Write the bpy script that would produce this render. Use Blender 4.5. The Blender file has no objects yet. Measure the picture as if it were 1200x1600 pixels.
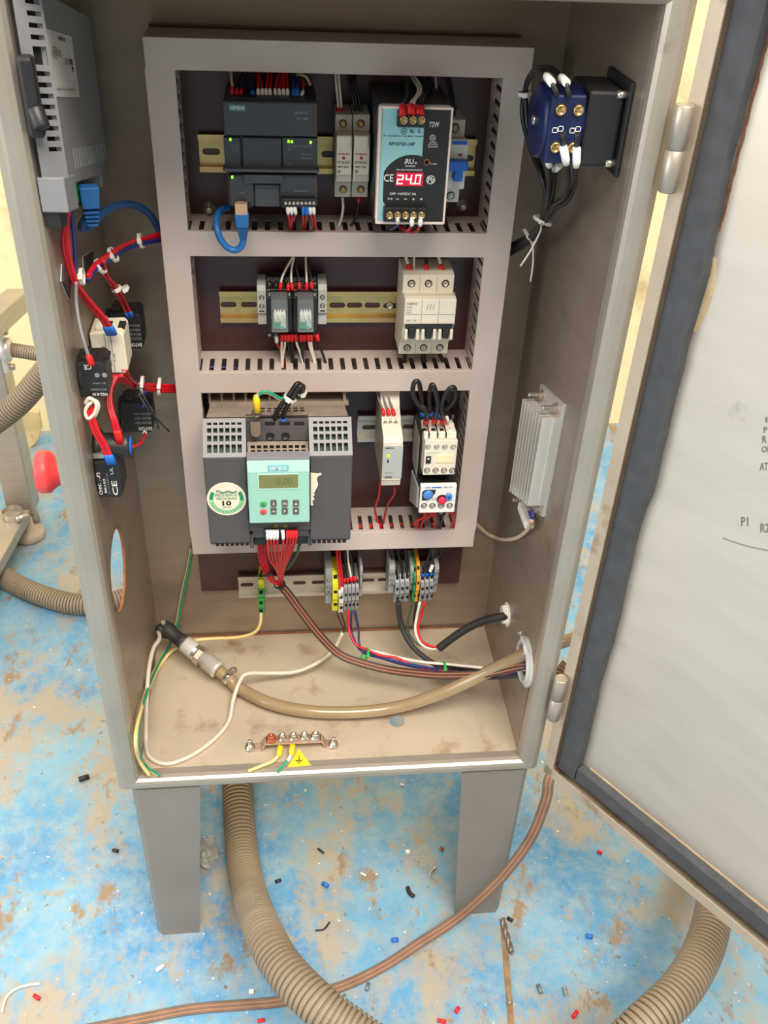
import bpy, math, random
from mathutils import Vector as V, Matrix
random.seed(7)
SC = bpy.context.scene; COL = SC.collection
# ------------------------------------------------------------------ camera
FPX = 1474.656                      # focal length in pixels of a 1200x1600 frame
CAM = V((.176477, -.964252, .905297))
RX = V((.99437722, -.09713823, .04216754)); UP = V((.02305065, .58719846, .80911472)); FW = V((.10335669, .80359326, -.58613587))
cd = bpy.data.cameras.new('camera'); cd.sensor_fit = 'VERTICAL'; cd.sensor_height = 24; cd.lens = FPX * 24 / 1600
cd.clip_start = .02; co = bpy.data.objects.new('camera', cd); COL.objects.link(co); SC.camera = co
co.matrix_world = Matrix(((RX.x, UP.x, -FW.x, CAM.x), (RX.y, UP.y, -FW.y, CAM.y), (RX.z, UP.z, -FW.z, CAM.z), (0, 0, 0, 1)))
# ------------------------------------------------------------------ light
wd = bpy.data.worlds.new('hall_light'); SC.world = wd; wd.use_nodes = True
nt = wd.node_tree; bg = nt.nodes['Background']; bg.inputs[0].default_value = (1, .93, .83, 1); bg.inputs[1].default_value = .47
def area(name, loc, to, sx, sy, power, col):
    d = bpy.data.lights.new(name, 'AREA'); d.shape = 'RECTANGLE'; d.size = sx; d.size_y = sy; d.energy = power; d.color = col
    o = bpy.data.objects.new(name, d); COL.objects.link(o); o.location = loc
    o.rotation_euler = (V(to) - V(loc)).to_track_quat('-Z', 'Y').to_euler(); return o
area('skylight', (.9, -2.3, 4.2), (.4, -.2, 0), 3.2, 2.0, 370, (1, .93, .82))
area('window', (-2.9, -1.3, 1.35), (.6, -.5, .6), 2.6, 1.7, 75, (.95, .97, 1))
area('rear_skylight', (-.6, 1.2, 4.0), (0, .6, -.3), 3, 2, 90, (1, .93, .82))
SC.view_settings.view_transform = 'Standard'; SC.view_settings.look = 'None'; SC.view_settings.gamma = 1
SC.view_settings.use_curve_mapping = False; SC.view_settings.exposure = 0
# ------------------------------------------------------------------ helpers
def s(r, g, b):
    f = lambda c: c / 12.92 if c <= .04045 else ((c + .055) / 1.055) ** 2.4
    return (f(r / 255), f(g / 255), f(b / 255), 1)
def ray(px, py): return ((px - 600) / FPX) * RX - ((py - 800) / FPX) * UP + FW
def P(px, py, y=None, z=None, x=None):
    d = ray(px, py)
    t = (y - CAM.y) / d.y if y is not None else (z - CAM.z) / d.z if z is not None else (x - CAM.x) / d.x
    return CAM + t * d
def mat(name, c, rough=.5, metal=0, var=.06, scale=30, stretch=(1, 1, 1), bump=0, emit=0, spots=None, trans=0, alpha=1, coat=0, spots2=None):
    m = bpy.data.materials.new(name); m.use_nodes = True; N = m.node_tree.nodes; L = m.node_tree.links
    b = N['Principled BSDF']; b.inputs['Roughness'].default_value = rough; b.inputs['Metallic'].default_value = metal
    if trans: b.inputs['Transmission Weight'].default_value = trans
    if alpha < 1: b.inputs['Alpha'].default_value = alpha
    if coat: b.inputs['Coat Weight'].default_value = coat
    if emit:
        b.inputs['Emission Color'].default_value = c; b.inputs['Emission Strength'].default_value = emit
    tc = N.new('ShaderNodeTexCoord'); mp = N.new('ShaderNodeMapping'); mp.inputs['Scale'].default_value = stretch
    L.new(tc.outputs['Object'], mp.inputs[0])
    nz = N.new('ShaderNodeTexNoise'); nz.inputs['Scale'].default_value = scale; nz.inputs['Detail'].default_value = 5
    L.new(mp.outputs[0], nz.inputs[0])
    r = N.new('ShaderNodeValToRGB'); r.color_ramp.elements[0].position = .3; r.color_ramp.elements[1].position = .7
    r.color_ramp.elements[0].color = tuple(x * (1 - var) for x in c[:3]) + (1,); r.color_ramp.elements[1].color = tuple(min(1, x * (1 + var)) for x in c[:3]) + (1,)
    L.new(nz.outputs[0], r.inputs[0]); out = r.outputs[0]
    for sp in (spots, spots2):
        if sp:
            sc, lo, hi, col = sp
            n2 = N.new('ShaderNodeTexNoise'); n2.inputs['Scale'].default_value = sc; n2.inputs['Detail'].default_value = 8; n2.inputs['Roughness'].default_value = .65
            L.new(tc.outputs['Object'], n2.inputs[0])
            rr = N.new('ShaderNodeMapRange'); rr.inputs[1].default_value = lo; rr.inputs[2].default_value = hi; L.new(n2.outputs[0], rr.inputs[0])
            mx = N.new('ShaderNodeMix'); mx.data_type = 'RGBA'; L.new(rr.outputs[0], mx.inputs[0]); L.new(out, mx.inputs[6]); mx.inputs[7].default_value = col; out = mx.outputs[2]
    L.new(out, b.inputs['Base Color'])
    if bump:
        bp = N.new('ShaderNodeBump'); bp.inputs['Strength'].default_value = bump; bp.inputs['Distance'].default_value = .002
        L.new(nz.outputs[0], bp.inputs['Height']); L.new(bp.outputs[0], b.inputs['Normal'])
    return m
class MB:
    def __init__(self): self.v = []; self.f = []; self.sm = []
    def add(self, vs, fs, smooth=False):
        n = len(self.v); self.v += [V(p) for p in vs]; self.f += [tuple(i + n for i in f) for f in fs]; self.sm += [smooth] * len(fs); return self
    def hexa(self, a, b):                       # two quads, joined
        return self.add(list(a) + list(b), [(3, 2, 1, 0), (4, 5, 6, 7), (0, 1, 5, 4), (1, 2, 6, 5), (2, 3, 7, 6), (3, 0, 4, 7)])
    def box(self, u0, u1, v0, v1, w0, w1):
        return self.hexa([(u0, v0, w0), (u1, v0, w0), (u1, v1, w0), (u0, v1, w0)], [(u0, v0, w1), (u1, v0, w1), (u1, v1, w1), (u0, v1, w1)])
    def quad(self, a, b, c, d): return self.add([a, b, c, d], [(0, 1, 2, 3)])
    def prism(self, ax, poly, a0, a1):          # ax u: poly of (w,v); ax w: poly of (u,v); ax v: poly of (u,w)
        g = {'u': lambda p, a: (a, p[1], p[0]), 'w': lambda p, a: (p[0], p[1], a), 'v': lambda p, a: (p[0], a, p[1])}[ax]
        n = len(poly); vs = [g(p, a0) for p in poly] + [g(p, a1) for p in poly]
        return self.add(vs, [tuple(range(n))[::-1], tuple(range(n, 2 * n))] + [(i, (i + 1) % n, n + (i + 1) % n, n + i) for i in range(n)])
    def lathe(self, p, d, prof, n=14):          # prof: (radius, height along d)
        p = V(p); d = V(d).normalized(); a = d.orthogonal().normalized(); b = d.cross(a); vs = []; fs = []
        for r, h in prof:
            for k in range(n):
                t = 2 * math.pi * k / n; vs.append(p + d * h + (a * math.cos(t) + b * math.sin(t)) * r)
        for i in range(len(prof) - 1):
            for k in range(n): fs.append((i * n + k, i * n + (k + 1) % n, (i + 1) * n + (k + 1) % n, (i + 1) * n + k))
        self.add(vs, fs, n > 8)
        self.add([vs[k] for k in range(n)], [tuple(range(n))[::-1]]); self.add(vs[-n:], [tuple(range(n))]); return self
    def cyl(self, p0, p1, r, r1=None, n=14):
        d = V(p1) - V(p0); return self.lathe(p0, d, [(r, 0), (r if r1 is None else r1, d.length)], n)
    def tube(self, pts, r, n=8):                # r number or list
        pts = [V(p) for p in pts]; vs = []; fs = []; a = None; m = len(pts)
        for i, p in enumerate(pts):
            d = (pts[min(i + 1, m - 1)] - pts[max(i - 1, 0)])
            d = d.normalized() if d.length > 1e-9 else V((0, 0, 1))
            a = d.orthogonal().normalized() if a is None else (a - d * a.dot(d)).normalized()
            b = d.cross(a); rr = r[i] if isinstance(r, (list, tuple)) else r
            for k in range(n):
                t = 2 * math.pi * k / n; vs.append(p + (a * math.cos(t) + b * math.sin(t)) * rr)
        for i in range(m - 1):
            for k in range(n): fs.append((i * n + k, i * n + (k + 1) % n, (i + 1) * n + (k + 1) % n, (i + 1) * n + k))
        self.add(vs, fs, True); self.add(vs[:n], [tuple(range(n))[::-1]]); self.add(vs[-n:], [tuple(range(n))]); return self
    def mesh(self, name, recalc=True):
        me = bpy.data.meshes.new(name); me.from_pydata(self.v, [], self.f)
        me.polygons.foreach_set('use_smooth', self.sm)
        if recalc:
            import bmesh
            bm = bmesh.new(); bm.from_mesh(me); bmesh.ops.remove_doubles(bm, verts=bm.verts, dist=1e-7); bmesh.ops.recalc_face_normals(bm, faces=bm.faces); bm.to_mesh(me); bm.free()
        return me
def link(name, me, m, parent=None, bevel=0):
    o = bpy.data.objects.new(name, me); COL.objects.link(o)
    if m and not me.materials: me.materials.append(m)
    if parent: o.parent = parent
    if bevel:
        b = o.modifiers.new('bevel', 'BEVEL'); b.width = bevel; b.segments = 2; b.limit_method = 'ANGLE'; b.angle_limit = .7
    return o
def tag(o, label, cat=None, group=None, kind=None):
    if label: o['label'] = label
    if cat: o['category'] = cat
    if group: o['group'] = group
    if kind: o['kind'] = kind
    return o
DV = V((.574, -.819, 0)).normalized(); DN = DV.cross(V((0, 0, 1)))
AX = {'back': (V((1, 0, 0)), V((0, 0, 1)), V((0, -1, 0))), 'left': (V((0, 1, 0)), V((0, 0, 1)), V((1, 0, 0))), 'right': (V((0, -1, 0)), V((0, 0, 1)), V((-1, 0, 0))),
      'floor': (V((1, 0, 0)), V((0, 1, 0)), V((0, 0, 1))), 'door': (DV, V((0, 0, 1)), DN)}
TEXTS = []; SCREWS = {}
YP = -.013                                      # front face of the mounting plate
class T:                                        # a thing: Empty at its base; local axes u right, v up, w outward
    def __init__(self, name, label, cat, org, ax='back', group=None, root=None):
        self.O = V(org); self.A = AX[ax]
        if root: self.root = root; return
        o = bpy.data.objects.new(name, None); o.empty_display_size = .01; COL.objects.link(o)
        a = self.A; o.matrix_world = Matrix(((a[0].x, a[1].x, a[2].x, org[0]), (a[0].y, a[1].y, a[2].y, org[1]), (a[0].z, a[1].z, a[2].z, org[2]), (0, 0, 0, 1)))
        self.root = tag(o, label, cat, group)
    def loc(self, wpt): d = V(wpt) - self.O; return V((d.dot(self.A[0]), d.dot(self.A[1]), d.dot(self.A[2])))
    def l(self, px, py, w):
        d = ray(px, py); t = ((self.O + self.A[2] * w - CAM).dot(self.A[2])) / d.dot(self.A[2]); return self.loc(CAM + d * t)
    def vv(self, px, py, w): return self.l(px, py, w).y
    def uu(self, px, py, w): return self.l(px, py, w).x
    def add(self, name, mb, m, bevel=0, parent=None, label=None):
        o = link(name, mb.mesh(name), m, parent or self.root, bevel)
        if label: o['label'] = label
        return o
    def pbox(self, name, m, rect, w0, w1, bevel=0, parent=None, label=None):
        a = self.l(rect[0], rect[1], w1); b = self.l(rect[2], rect[3], w1)
        return self.add(name, MB().box(a.x, b.x, b.y, a.y, w0, w1), m, bevel, parent, label)
    def ppoly(self, name, m, pts, w0, w1, bevel=0, parent=None, label=None):
        return self.add(name, MB().prism('w', [self.l(x, y, w1)[:2] for x, y in pts], w0, w1), m, bevel, parent, label)
    def prof(self, name, m, u0, u1, poly, bevel=0, parent=None, label=None): return self.add(name, MB().prism('u', poly, u0, u1), m, bevel, parent, label)
    def text(self, txt, rect, w, m, parent=None, name='lettering'):
        a = self.l(rect[0], rect[1], w); b = self.l(rect[2], rect[3], w)
        TEXTS.append((txt, V((a.x, b.y, w)), V((b.x - a.x, 0, 0)), V((0, a.y - b.y, 0)), m, parent or self.root, name))
    def textq(self, txt, o, ex, ey, m, parent=None, name='lettering'): TEXTS.append((txt, V(o), V(ex), V(ey), m, parent or self.root, name))
    def screw(self, px, py, w, r, m, parent=None, name='screw', p=None, d=(0, 0, 1)):
        k = (r, m.name, tuple(d))
        if k not in SCREWS:
            b = MB().lathe((0, 0, 0), d, [(r, 0), (r, r * .5), (r * .85, r * .62), (r * .7, r * .62), (r * .62, r * .35), (.0001, r * .35)], 12)
            D = V(d); a = D.orthogonal().normalized(); c = D.cross(a)
            e = (a + c * .5).normalized(); f = D.cross(e)
            q = lambda x, y, z: e * x + f * y + D * z
            for sx, sy in ((.6, .14), (.14, .6)):
                b.hexa([q(-sx * r, -sy * r, .3 * r), q(sx * r, -sy * r, .3 * r), q(sx * r, sy * r, .3 * r), q(-sx * r, sy * r, .3 * r)], [q(-sx * r, -sy * r, .52 * r), q(sx * r, -sy * r, .52 * r), q(sx * r, sy * r, .52 * r), q(-sx * r, sy * r, .52 * r)])
            SCREWS[k] = b.mesh('screw')
        o = link(name, SCREWS[k], m, parent or self.root); o.location = p if p else self.l(px, py, w); return o
def spline(pts, k=6):
    pts = [V(p) for p in pts]
    if len(pts) < 3: return [pts[0].lerp(pts[-1], i / 3) for i in range(4)]
    q = [2 * pts[0] - pts[1]] + pts + [2 * pts[-1] - pts[-2]]; out = []
    for i in range(1, len(q) - 2):
        a, b, c, d = q[i - 1:i + 3]
        for j in range(k):
            t = j / k; out.append(.5 * ((2 * b) + (c - a) * t + (2 * a - 5 * b + 4 * c - d) * t * t + (3 * b - a - 3 * c + d) * t ** 3))
    return out + [pts[-1]]
def W3(p):
    if isinstance(p, V): return p
    if len(p) == 3: return P(p[0], p[1], y=p[2])
    return P(p[0], p[1], **{p[2]: p[3]})
def wire(name, label, m, r, pts, group=None, f0=None, f1=None, cat='wire', fl=.009, fr=1.5, n=8, k=6, f0n='ferrule', f1n='ferrule'):
    w = spline([W3(p) for p in pts], k); o0 = w[0].copy()
    pl = [p - o0 for p in w]
    o = link(name, MB().tube(pl, r, n).mesh(name), m); o.location = o0; tag(o, label, cat, group)
    def fer(a, b, fm, nm):
        d = (b - a).normalized(); link(nm, MB().lathe(a - d * fl * .15, d, [(r * fr * 1.0, 0), (r * fr, fl * .75), (r * 1.05, fl)], 9).mesh(nm), fm, o)
    if f0: fer(pl[0], pl[2], f0, f0n)
    if f1: fer(pl[-1], pl[-3], f1, f1n)
    return o
ORD = ['leftmost', 'second from left', 'third from left', 'fourth from left', 'fifth from left', 'sixth from left', 'seventh from left', 'eighth from left', 'ninth from left', 'tenth from left']
def wires(name, base, group, m, r, lists, **kw):
    n = len(lists)
    for i, p in enumerate(lists):
        tail = '' if n == 1 else ', ' + (ORD[i] if i < n - 1 else 'rightmost')
        wire(name, base + tail, m[i % len(m)] if isinstance(m, list) else m, r, p, group if n > 1 else None, **kw)
def grille(m, mh, A, B, C, D, us, vs, d, dark=False):       # face A(TL) B(TR) C(BR) D(BL) with open cells (odd segments) going d deep along -normal; dark paints the cell walls as shade
    A, B, C, D = map(V, (A, B, C, D)); nrm = (B - A).cross(A - D).normalized()
    pt = lambda a, b, h=0: (A.lerp(B, a)).lerp(D.lerp(C, a), b) - nrm * h
    for i in range(len(us) - 1):
        for j in range(len(vs) - 1):
            a, b, c, e = us[i], us[i + 1], vs[j], vs[j + 1]
            q = [pt(a, c), pt(b, c), pt(b, e), pt(a, e)]
            if i % 2 and j % 2:
                g = [pt(a, c, d), pt(b, c, d), pt(b, e, d), pt(a, e, d)]
                for k in range(4): (mh if dark else m).quad(q[k], g[k], g[(k + 1) % 4], q[(k + 1) % 4])
                mh.quad(*[x + nrm * .0003 for x in g][::-1])
            else: m.quad(*q[::-1])
def cells(n, margin, gap):                      # breakpoints: margin, cell, gap, cell ... margin
    w = (1 - 2 * margin - gap * (n - 1)) / n; o = [0, margin]
    for i in range(n): o.append(o[-1] + w); o.append(o[-1] + (gap if i < n - 1 else margin))
    o[-1] = 1; return o
# ------------------------------------------------------------------ materials
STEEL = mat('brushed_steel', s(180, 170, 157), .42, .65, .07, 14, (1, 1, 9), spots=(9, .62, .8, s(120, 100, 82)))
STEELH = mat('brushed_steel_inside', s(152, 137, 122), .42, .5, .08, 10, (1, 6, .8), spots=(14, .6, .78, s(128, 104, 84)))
STEELF = mat('cabinet_floor_steel', s(196, 180, 158), .45, .25, .08, 9, spots=(16, .56, .72, s(160, 128, 96)), spots2=(7, .58, .72, s(205, 190, 165)))
LEGM = mat('leg_steel', s(148, 139, 131), .5, .42, .05, 18, (1, 1, 6), spots=(30, .7, .8, s(80, 72, 66)))
DOORM = mat('door_steel', s(226, 213, 197), .4, .72, .05, 8, (1, 5, 1), spots=(11, .63, .8, s(176, 166, 154)))
GASK = mat('gasket_foam', s(72, 74, 78), .9, 0, .15, 60, bump=.2)
RUST = mat('rust', s(140, 84, 50), .8, 0, .3, 60, bump=.3)
PLATE = mat('brown_phenolic_board', s(70, 36, 36), .3, 0, .12, 12, spots=(25, .66, .8, s(96, 68, 64)))
DUCT = mat('grey_duct_plastic', s(200, 184, 176), .5, 0, .03, 20, spots=(22, .68, .8, s(150, 136, 128)))
DUCTD = mat('duct_inside', s(150, 140, 136), .6)
RAILY = mat('yellow_zinc', s(196, 172, 112), .3, .8, .22, 26, spots=(18, .5, .7, s(190, 140, 110)))
RAILZ = mat('white_zinc', s(196, 190, 178), .35, .5, .06, 30)
HOLE_SHADE = mat('hole_shade', s(22, 17, 16), .9)  # near-black colour standing in for the shade inside holes and wells
BLK = mat('black_plastic', s(34, 33, 34), .45, 0, .1); DGR = mat('dark_grey_plastic', s(62, 66, 72), .45, 0, .05)
DGR2 = mat('charcoal_plastic', s(74, 76, 81), .45, 0, .05); DRV = mat('drive_charcoal', s(80, 76, 77), .5, 0, .06, 12); DRVL = mat('drive_grey', s(128, 126, 130), .5, 0, .05, 30)
DUST = mat('dusty_grey', s(142, 128, 114), .8, 0, .18, 60)
LGR = mat('light_grey_plastic', s(190, 188, 182), .5); MGR = mat('terminal_grey', s(150, 150, 150), .5, 0, .06)
CREAM = mat('cream_plastic', s(226, 216, 196), .45, 0, .03); WHITE = mat('white_plastic', s(232, 228, 220), .45, 0, .03); FUSEG = mat('fuse_grey', s(190, 180, 168), .45)
RED = mat('red_wire_pvc', s(214, 22, 38), .4, 0, .05); RED2 = mat('red_wire_pvc_dark', s(184, 14, 30), .4, 0, .05); REDF = mat('red_ferrule', s(222, 28, 34), .45); WHF = mat('white_ferrule', s(240, 236, 230), .5)
BLUF = mat('blue_ferrule', s(28, 108, 204), .45); WW = mat('white_wire_pvc', s(232, 222, 206), .45); BW = mat('black_wire_pvc', s(26, 26, 28), .4); NAVY = mat('navy_wire_pvc', s(36, 44, 110), .4)
GRW = mat('grey_wire_pvc', s(124, 122, 124), .4); GREENW = mat('dark_green_wire', s(40, 84, 62), .4); BROWNW = mat('brown_wire_pvc', s(156, 96, 68), .45); BROWNK = mat('dark_brown_wire', s(62, 44, 38), .45)
YGW = mat('yellow_green_wire', s(232, 206, 136), .45); TEALW = mat('green_wire_stripe', s(32, 148, 116), .45); GCAB = mat('grey_cable_sheath', s(206, 196, 180), .5, 0, .05)
ETH = mat('blue_patch_cable', s(32, 108, 176), .4, 0, .06); ETHD = mat('blue_boot', s(26, 84, 142), .45); ETH_SHADE = mat('shaded_patch_cable', s(30, 74, 122), .45)  # last blue: same patch cable, shade beside the panel put into its colour
YEL = mat('yellow_lug', s(240, 196, 20), .45); ORG = mat('orange_plastic', s(224, 150, 40), .5); GRN = mat('green_plastic', s(40, 160, 60), .45); LIME = mat('terminal_yellow', s(226, 220, 40), .45)
CHROME = mat('screw_steel', s(205, 196, 184), .28, .9); BRASS = mat('screw_brass', s(196, 166, 116), .32, .85)
MINT = mat('mint_plastic', s(156, 204, 188), .45, 0, .02); MINTL = mat('pale_mint_plastic', s(188, 226, 214), .45, 0, .02); TEAL = mat('teal_badge', s(98, 190, 194), .4)
LCD = mat('lcd_olive', s(122, 124, 72), .25, 0, .03); LCDT = mat('lcd_segment', s(104, 106, 60), .3)
CYAN = mat('cyan_label', s(150, 204, 208), .4, 0, .02); INK = mat('black_ink', s(28, 26, 26), .6); WINK = mat('white_ink', s(236, 232, 228), .6); GINK = mat('grey_ink', s(140, 142, 146), .6); RINK = mat('red_ink', s(190, 40, 40), .6)
BLUE = mat('blue_toggle', s(22, 104, 206), .4); NAVYP = mat('navy_plastic', s(14, 28, 72), .4, 0, .12); PCB = mat('pcb_green', s(40, 70, 52), .6)
LEDG = mat('led_green', s(150, 255, 30), emit=1.6); LEDR = mat('led_red_digit', (1, .60, .64, 1), emit=1.5); LEDW = mat('led_red_window', (.62, .0, .025, 1), emit=.35)
PAPER = mat('paper_cream', s(236, 226, 204), .7); GINK2 = mat('green_ink', s(36, 140, 92), .6); GINK3 = mat('pale_green_ink', s(160, 214, 166), .6)
CLEAR = mat('clear_cover', s(214, 222, 220), .08, 0, 0, alpha=.16); RELIN = mat('relay_works', s(196, 204, 196), .5, 0, .3, 90)
ALU = mat('aluminium', s(222, 216, 208), .38, .6, .03, 30, (1, 1, 8)); NIP = mat('zip_tie_white', s(226, 220, 208), .5); ZGRN = mat('zip_tie_green', s(40, 170, 70), .5)
HOSE = mat('cloudy_brown_hose', s(150, 128, 96), .22, 0, .12, 22, coat=.4); COND = mat('corrugated_grey', s(138, 122, 102), .55, 0, .1, 14); REDK = mat('mushroom_red', s(232, 70, 72), .4)
RUBBER = mat('black_rubber', s(44, 42, 42), .6, 0, .1); COPPER = mat('copper_bolt', s(170, 92, 64), .4, .5); CLRPLUG = mat('clear_plug', s(214, 170, 140), .25, .1)
HMIG = mat('panel_housing_grey', s(132, 132, 135), .45, 0, .04, 20); EARTH = mat('sticker_yellow', s(238, 204, 50), .5)
# ------------------------------------------------------------------ setting
ZF = -.33
def floor_mat():
    m = bpy.data.materials.new('worn_blue_paint'); m.use_nodes = True; N = m.node_tree.nodes; L = m.node_tree.links; b = N['Principled BSDF']
    tc = N.new('ShaderNodeTexCoord'); b.inputs['Roughness'].default_value = .55
    def noise(sc, det=9, ro=.62, st=(1, 1, 1)):
        mp = N.new('ShaderNodeMapping'); mp.inputs['Scale'].default_value = st; L.new(tc.outputs['Object'], mp.inputs[0])
        n = N.new('ShaderNodeTexNoise'); n.inputs['Scale'].default_value = sc; n.inputs['Detail'].default_value = det; n.inputs['Roughness'].default_value = ro; L.new(mp.outputs[0], n.inputs[0]); return n.outputs[0]
    def rng(x, a, c):
        r = N.new('ShaderNodeMapRange'); r.inputs[1].default_value = a; r.inputs[2].default_value = c; L.new(x, r.inputs[0]); return r.outputs[0]
    def mix(f, a, c):
        x = N.new('ShaderNodeMix'); x.data_type = 'RGBA'; L.new(f, x.inputs[0])
        for i, q in ((6, a), (7, c)):
            if isinstance(q, tuple): x.inputs[i].default_value = q
            else: L.new(q, x.inputs[i])
        return x.outputs[2]
    c = mix(rng(noise(3.2), .38, .62), s(66, 134, 184), s(114, 166, 196))
    c = mix(rng(noise(24, 12, .75), .42, .70), c, s(150, 170, 176))
    c = mix(rng(noise(6, 14, .78, (1, .6, 1)), .49, .58), c, s(162, 153, 138))
    c = mix(rng(noise(15, 12, .75, (1, .55, 1)), .56, .62), c, s(142, 120, 94))
    c = mix(rng(noise(38, 10, .7), .575, .65), c, s(154, 146, 132))
    c = mix(rng(noise(90, 6, .65), .64, .70), c, s(112, 104, 96))
    c = mix(rng(noise(130, 4, .5), .69, .74), c, s(224, 216, 200))
    L.new(c, b.inputs['Base Color'])
    bp = N.new('ShaderNodeBump'); bp.inputs['Strength'].default_value = .25; bp.inputs['Distance'].default_value = .003; L.new(noise(40, 8), bp.inputs['Height']); L.new(bp.outputs[0], b.inputs['Normal'])
    return m
FLOORM = floor_mat()
WALLM = mat('cream_plaster', s(236, 218, 170), .8, 0, .06, 4, spots=(5, .55, .72, s(186, 160, 112)), spots2=(22, .66, .74, s(120, 92, 62)))
tag(link('floor', MB().box(-3.5, 4.5, -4, 1.1, ZF - .05, ZF).mesh('floor'), FLOORM), 'blue painted floor, worn and dusty', kind='structure')
tag(link('wall_back', MB().box(-3.5, 4.5, 1.1, 1.2, ZF - .05, 3).mesh('wall_back'), WALLM), 'dirty cream wall behind the machine', kind='structure')
sa, sb = P(786, 1440, z=ZF), P(802, 1640, z=ZF); d = (sb - sa).normalized(); e = V((-d.y, d.x, 0)) * .0042
sb = sa + d * .9
tag(link('trim_1', MB().hexa([sa - e, sb - e, sb + e, sa + e], [p + V((0, 0, .0012)) for p in (sa - e, sb - e, sb + e, sa + e)]).mesh('trim_1'),
    mat('joint_filler', s(140, 112, 84), .9, 0, .3, 80, bump=.4)), 'brown filled joint between two floor sheets', kind='structure')
# ------------------------------------------------------------------ cabinet
from mathutils.geometry import tessellate_polygon
W, D, H = .451, .2416, .812
def holed(outer, holes, t0, t1, f):             # plate with holes; f maps (a,b,t) to a point
    polys = [outer] + holes; flat = [p for q in polys for p in q]; n = len(flat)
    tri = tessellate_polygon([[V((p[0], p[1], 0)) for p in q] for q in polys])
    m = MB(); fs = [tuple(t) for t in tri] + [tuple(i + n for i in t[::-1]) for t in tri]; k = 0
    for q in polys:
        for i in range(len(q)): a, b = k + i, k + (i + 1) % len(q); fs.append((a, b, b + n, a + n))
        k += len(q)
    return m.add([f(p[0], p[1], t0) for p in flat] + [f(p[0], p[1], t1) for p in flat], fs)
circ = lambda a, b, r, n=32: [(a + r * math.cos(2 * math.pi * i / n), b + r * math.sin(2 * math.pi * i / n)) for i in range(n)]
cab = T('control_cabinet', 'open stainless steel control cabinet on two broad tapered front legs', 'cabinet', (0, 0, 0))
rect = lambda a0, a1, b0, b1: [(a0, b0), (a1, b0), (a1, b1), (a0, b1)]
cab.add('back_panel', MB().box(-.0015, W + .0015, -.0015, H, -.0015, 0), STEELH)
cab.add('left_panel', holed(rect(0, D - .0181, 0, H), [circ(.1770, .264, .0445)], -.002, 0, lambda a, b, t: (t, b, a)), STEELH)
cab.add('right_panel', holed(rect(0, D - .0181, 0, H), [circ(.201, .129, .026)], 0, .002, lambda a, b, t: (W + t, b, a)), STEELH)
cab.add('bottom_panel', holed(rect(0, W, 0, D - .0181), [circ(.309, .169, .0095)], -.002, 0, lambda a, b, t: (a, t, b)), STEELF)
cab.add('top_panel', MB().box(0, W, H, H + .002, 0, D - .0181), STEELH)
rim = MB()
for i in range(32):
    a, b = 2 * math.pi * i / 32, 2 * math.pi * (i + 1) / 32
    q = lambda t, r, x: (x, .264 + r * math.sin(t), .1770 + r * math.cos(t))
    for r0, r1, x0, x1 in ((.0443, .0454, .0004, .0004), (.0443, .0443, .0004, -.0024)):
        rim.quad(q(a, r0, x0), q(b, r0, x0), q(b, r1, x1), q(a, r1, x1))
cab.add('rusty_hole_edge', rim, RUST)
PROF = [(0, .2295), (0, .2325), (.0012, .2372), (.0042, .2404), (.009, .2416), (.0165, .2416), (.019, .2408), (.0252, .2345), (.0265, .2315), (.0265, .224), (.0, .224)]
K = dict(l=1.0, r=.96, b=.74, t=1.0)
def rail(f0, f1): return MB().add([f0(o, w) for o, w in PROF] + [f1(o, w) for o, w in PROF], [tuple((i, (i + 1) % 11, 11 + (i + 1) % 11, 11 + i)) for i in range(11)] + [tuple(range(11))[::-1], tuple(range(11, 22))])
cab.add('frame_post', rail(lambda o, w: (-o * K['l'], -o * K['b'], w), lambda o, w: (-o * K['l'], H + o, w)), STEEL)
cab.add('frame_post', rail(lambda o, w: (W + o * K['r'], -o * K['b'], w), lambda o, w: (W + o * K['r'], H + o, w)), STEEL)
cab.add('frame_sill', rail(lambda o, w: (-o * K['l'], -o * K['b'], w), lambda o, w: (W + o * K['r'], -o * K['b'], w)), STEEL)
cab.add('frame_head', rail(lambda o, w: (-o * K['l'], H + o, w), lambda o, w: (W + o * K['r'], H + o, w)), STEEL)
def leg(uo, ui_t, ui_b, sg, w0, w1):
    t = .003 * sg
    sec = lambda ui, uo: [(ui, w1), (ui, w1 - .003), (uo + t * 2, w1 - .003), (uo + t, w1 - .006), (uo + t, w0), (uo, w0), (uo, w1 - .007), (uo + t * 2.2, w1)]
    a = sec(ui_t, uo); b = sec(ui_b, uo + .001 * sg)
    n = 8; return MB().add([(p[0], -.0195, p[1]) for p in a] + [(p[0], ZF, p[1]) for p in b], [tuple((i, (i + 1) % n, n + (i + 1) % n, n + i)) for i in range(n)] + [tuple(range(n))[::-1], tuple(range(n, 2 * n))])
cab.add('leg', leg(-.0118, .0684, .0453, 1, .012, .2385), LEGM); cab.add('leg', leg(.4655, .3816, .4002, -1, .012, .2385), LEGM)
for z0, z1 in ((.686, .75), (.085, .15)):
    zm = (z0 + z1) / 2; h = cab.add('hinge', MB().lathe((.4765, z0, .2495), (0, 1, 0), [(.0066, 0), (.0075, .001), (.0075, zm - z0 - .0006), (.0066, zm - z0)], 18), STEEL, label='barrel hinge between post and door')
    cab.add('hinge_knuckle', MB().lathe((.4765, zm, .2495), (0, 1, 0), [(.0066, 0), (.0075, .0006), (.0075, z1 - zm - .001), (.0066, z1 - zm)], 18), STEEL, parent=h)
# small marks, welds and a weld bead along the floor edge
cab.add('weld_seam', MB().tube([(.002, .001, .002), (W / 2, .0012, .002), (W - .002, .001, .002)], .0016, 6), RUST)
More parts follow.
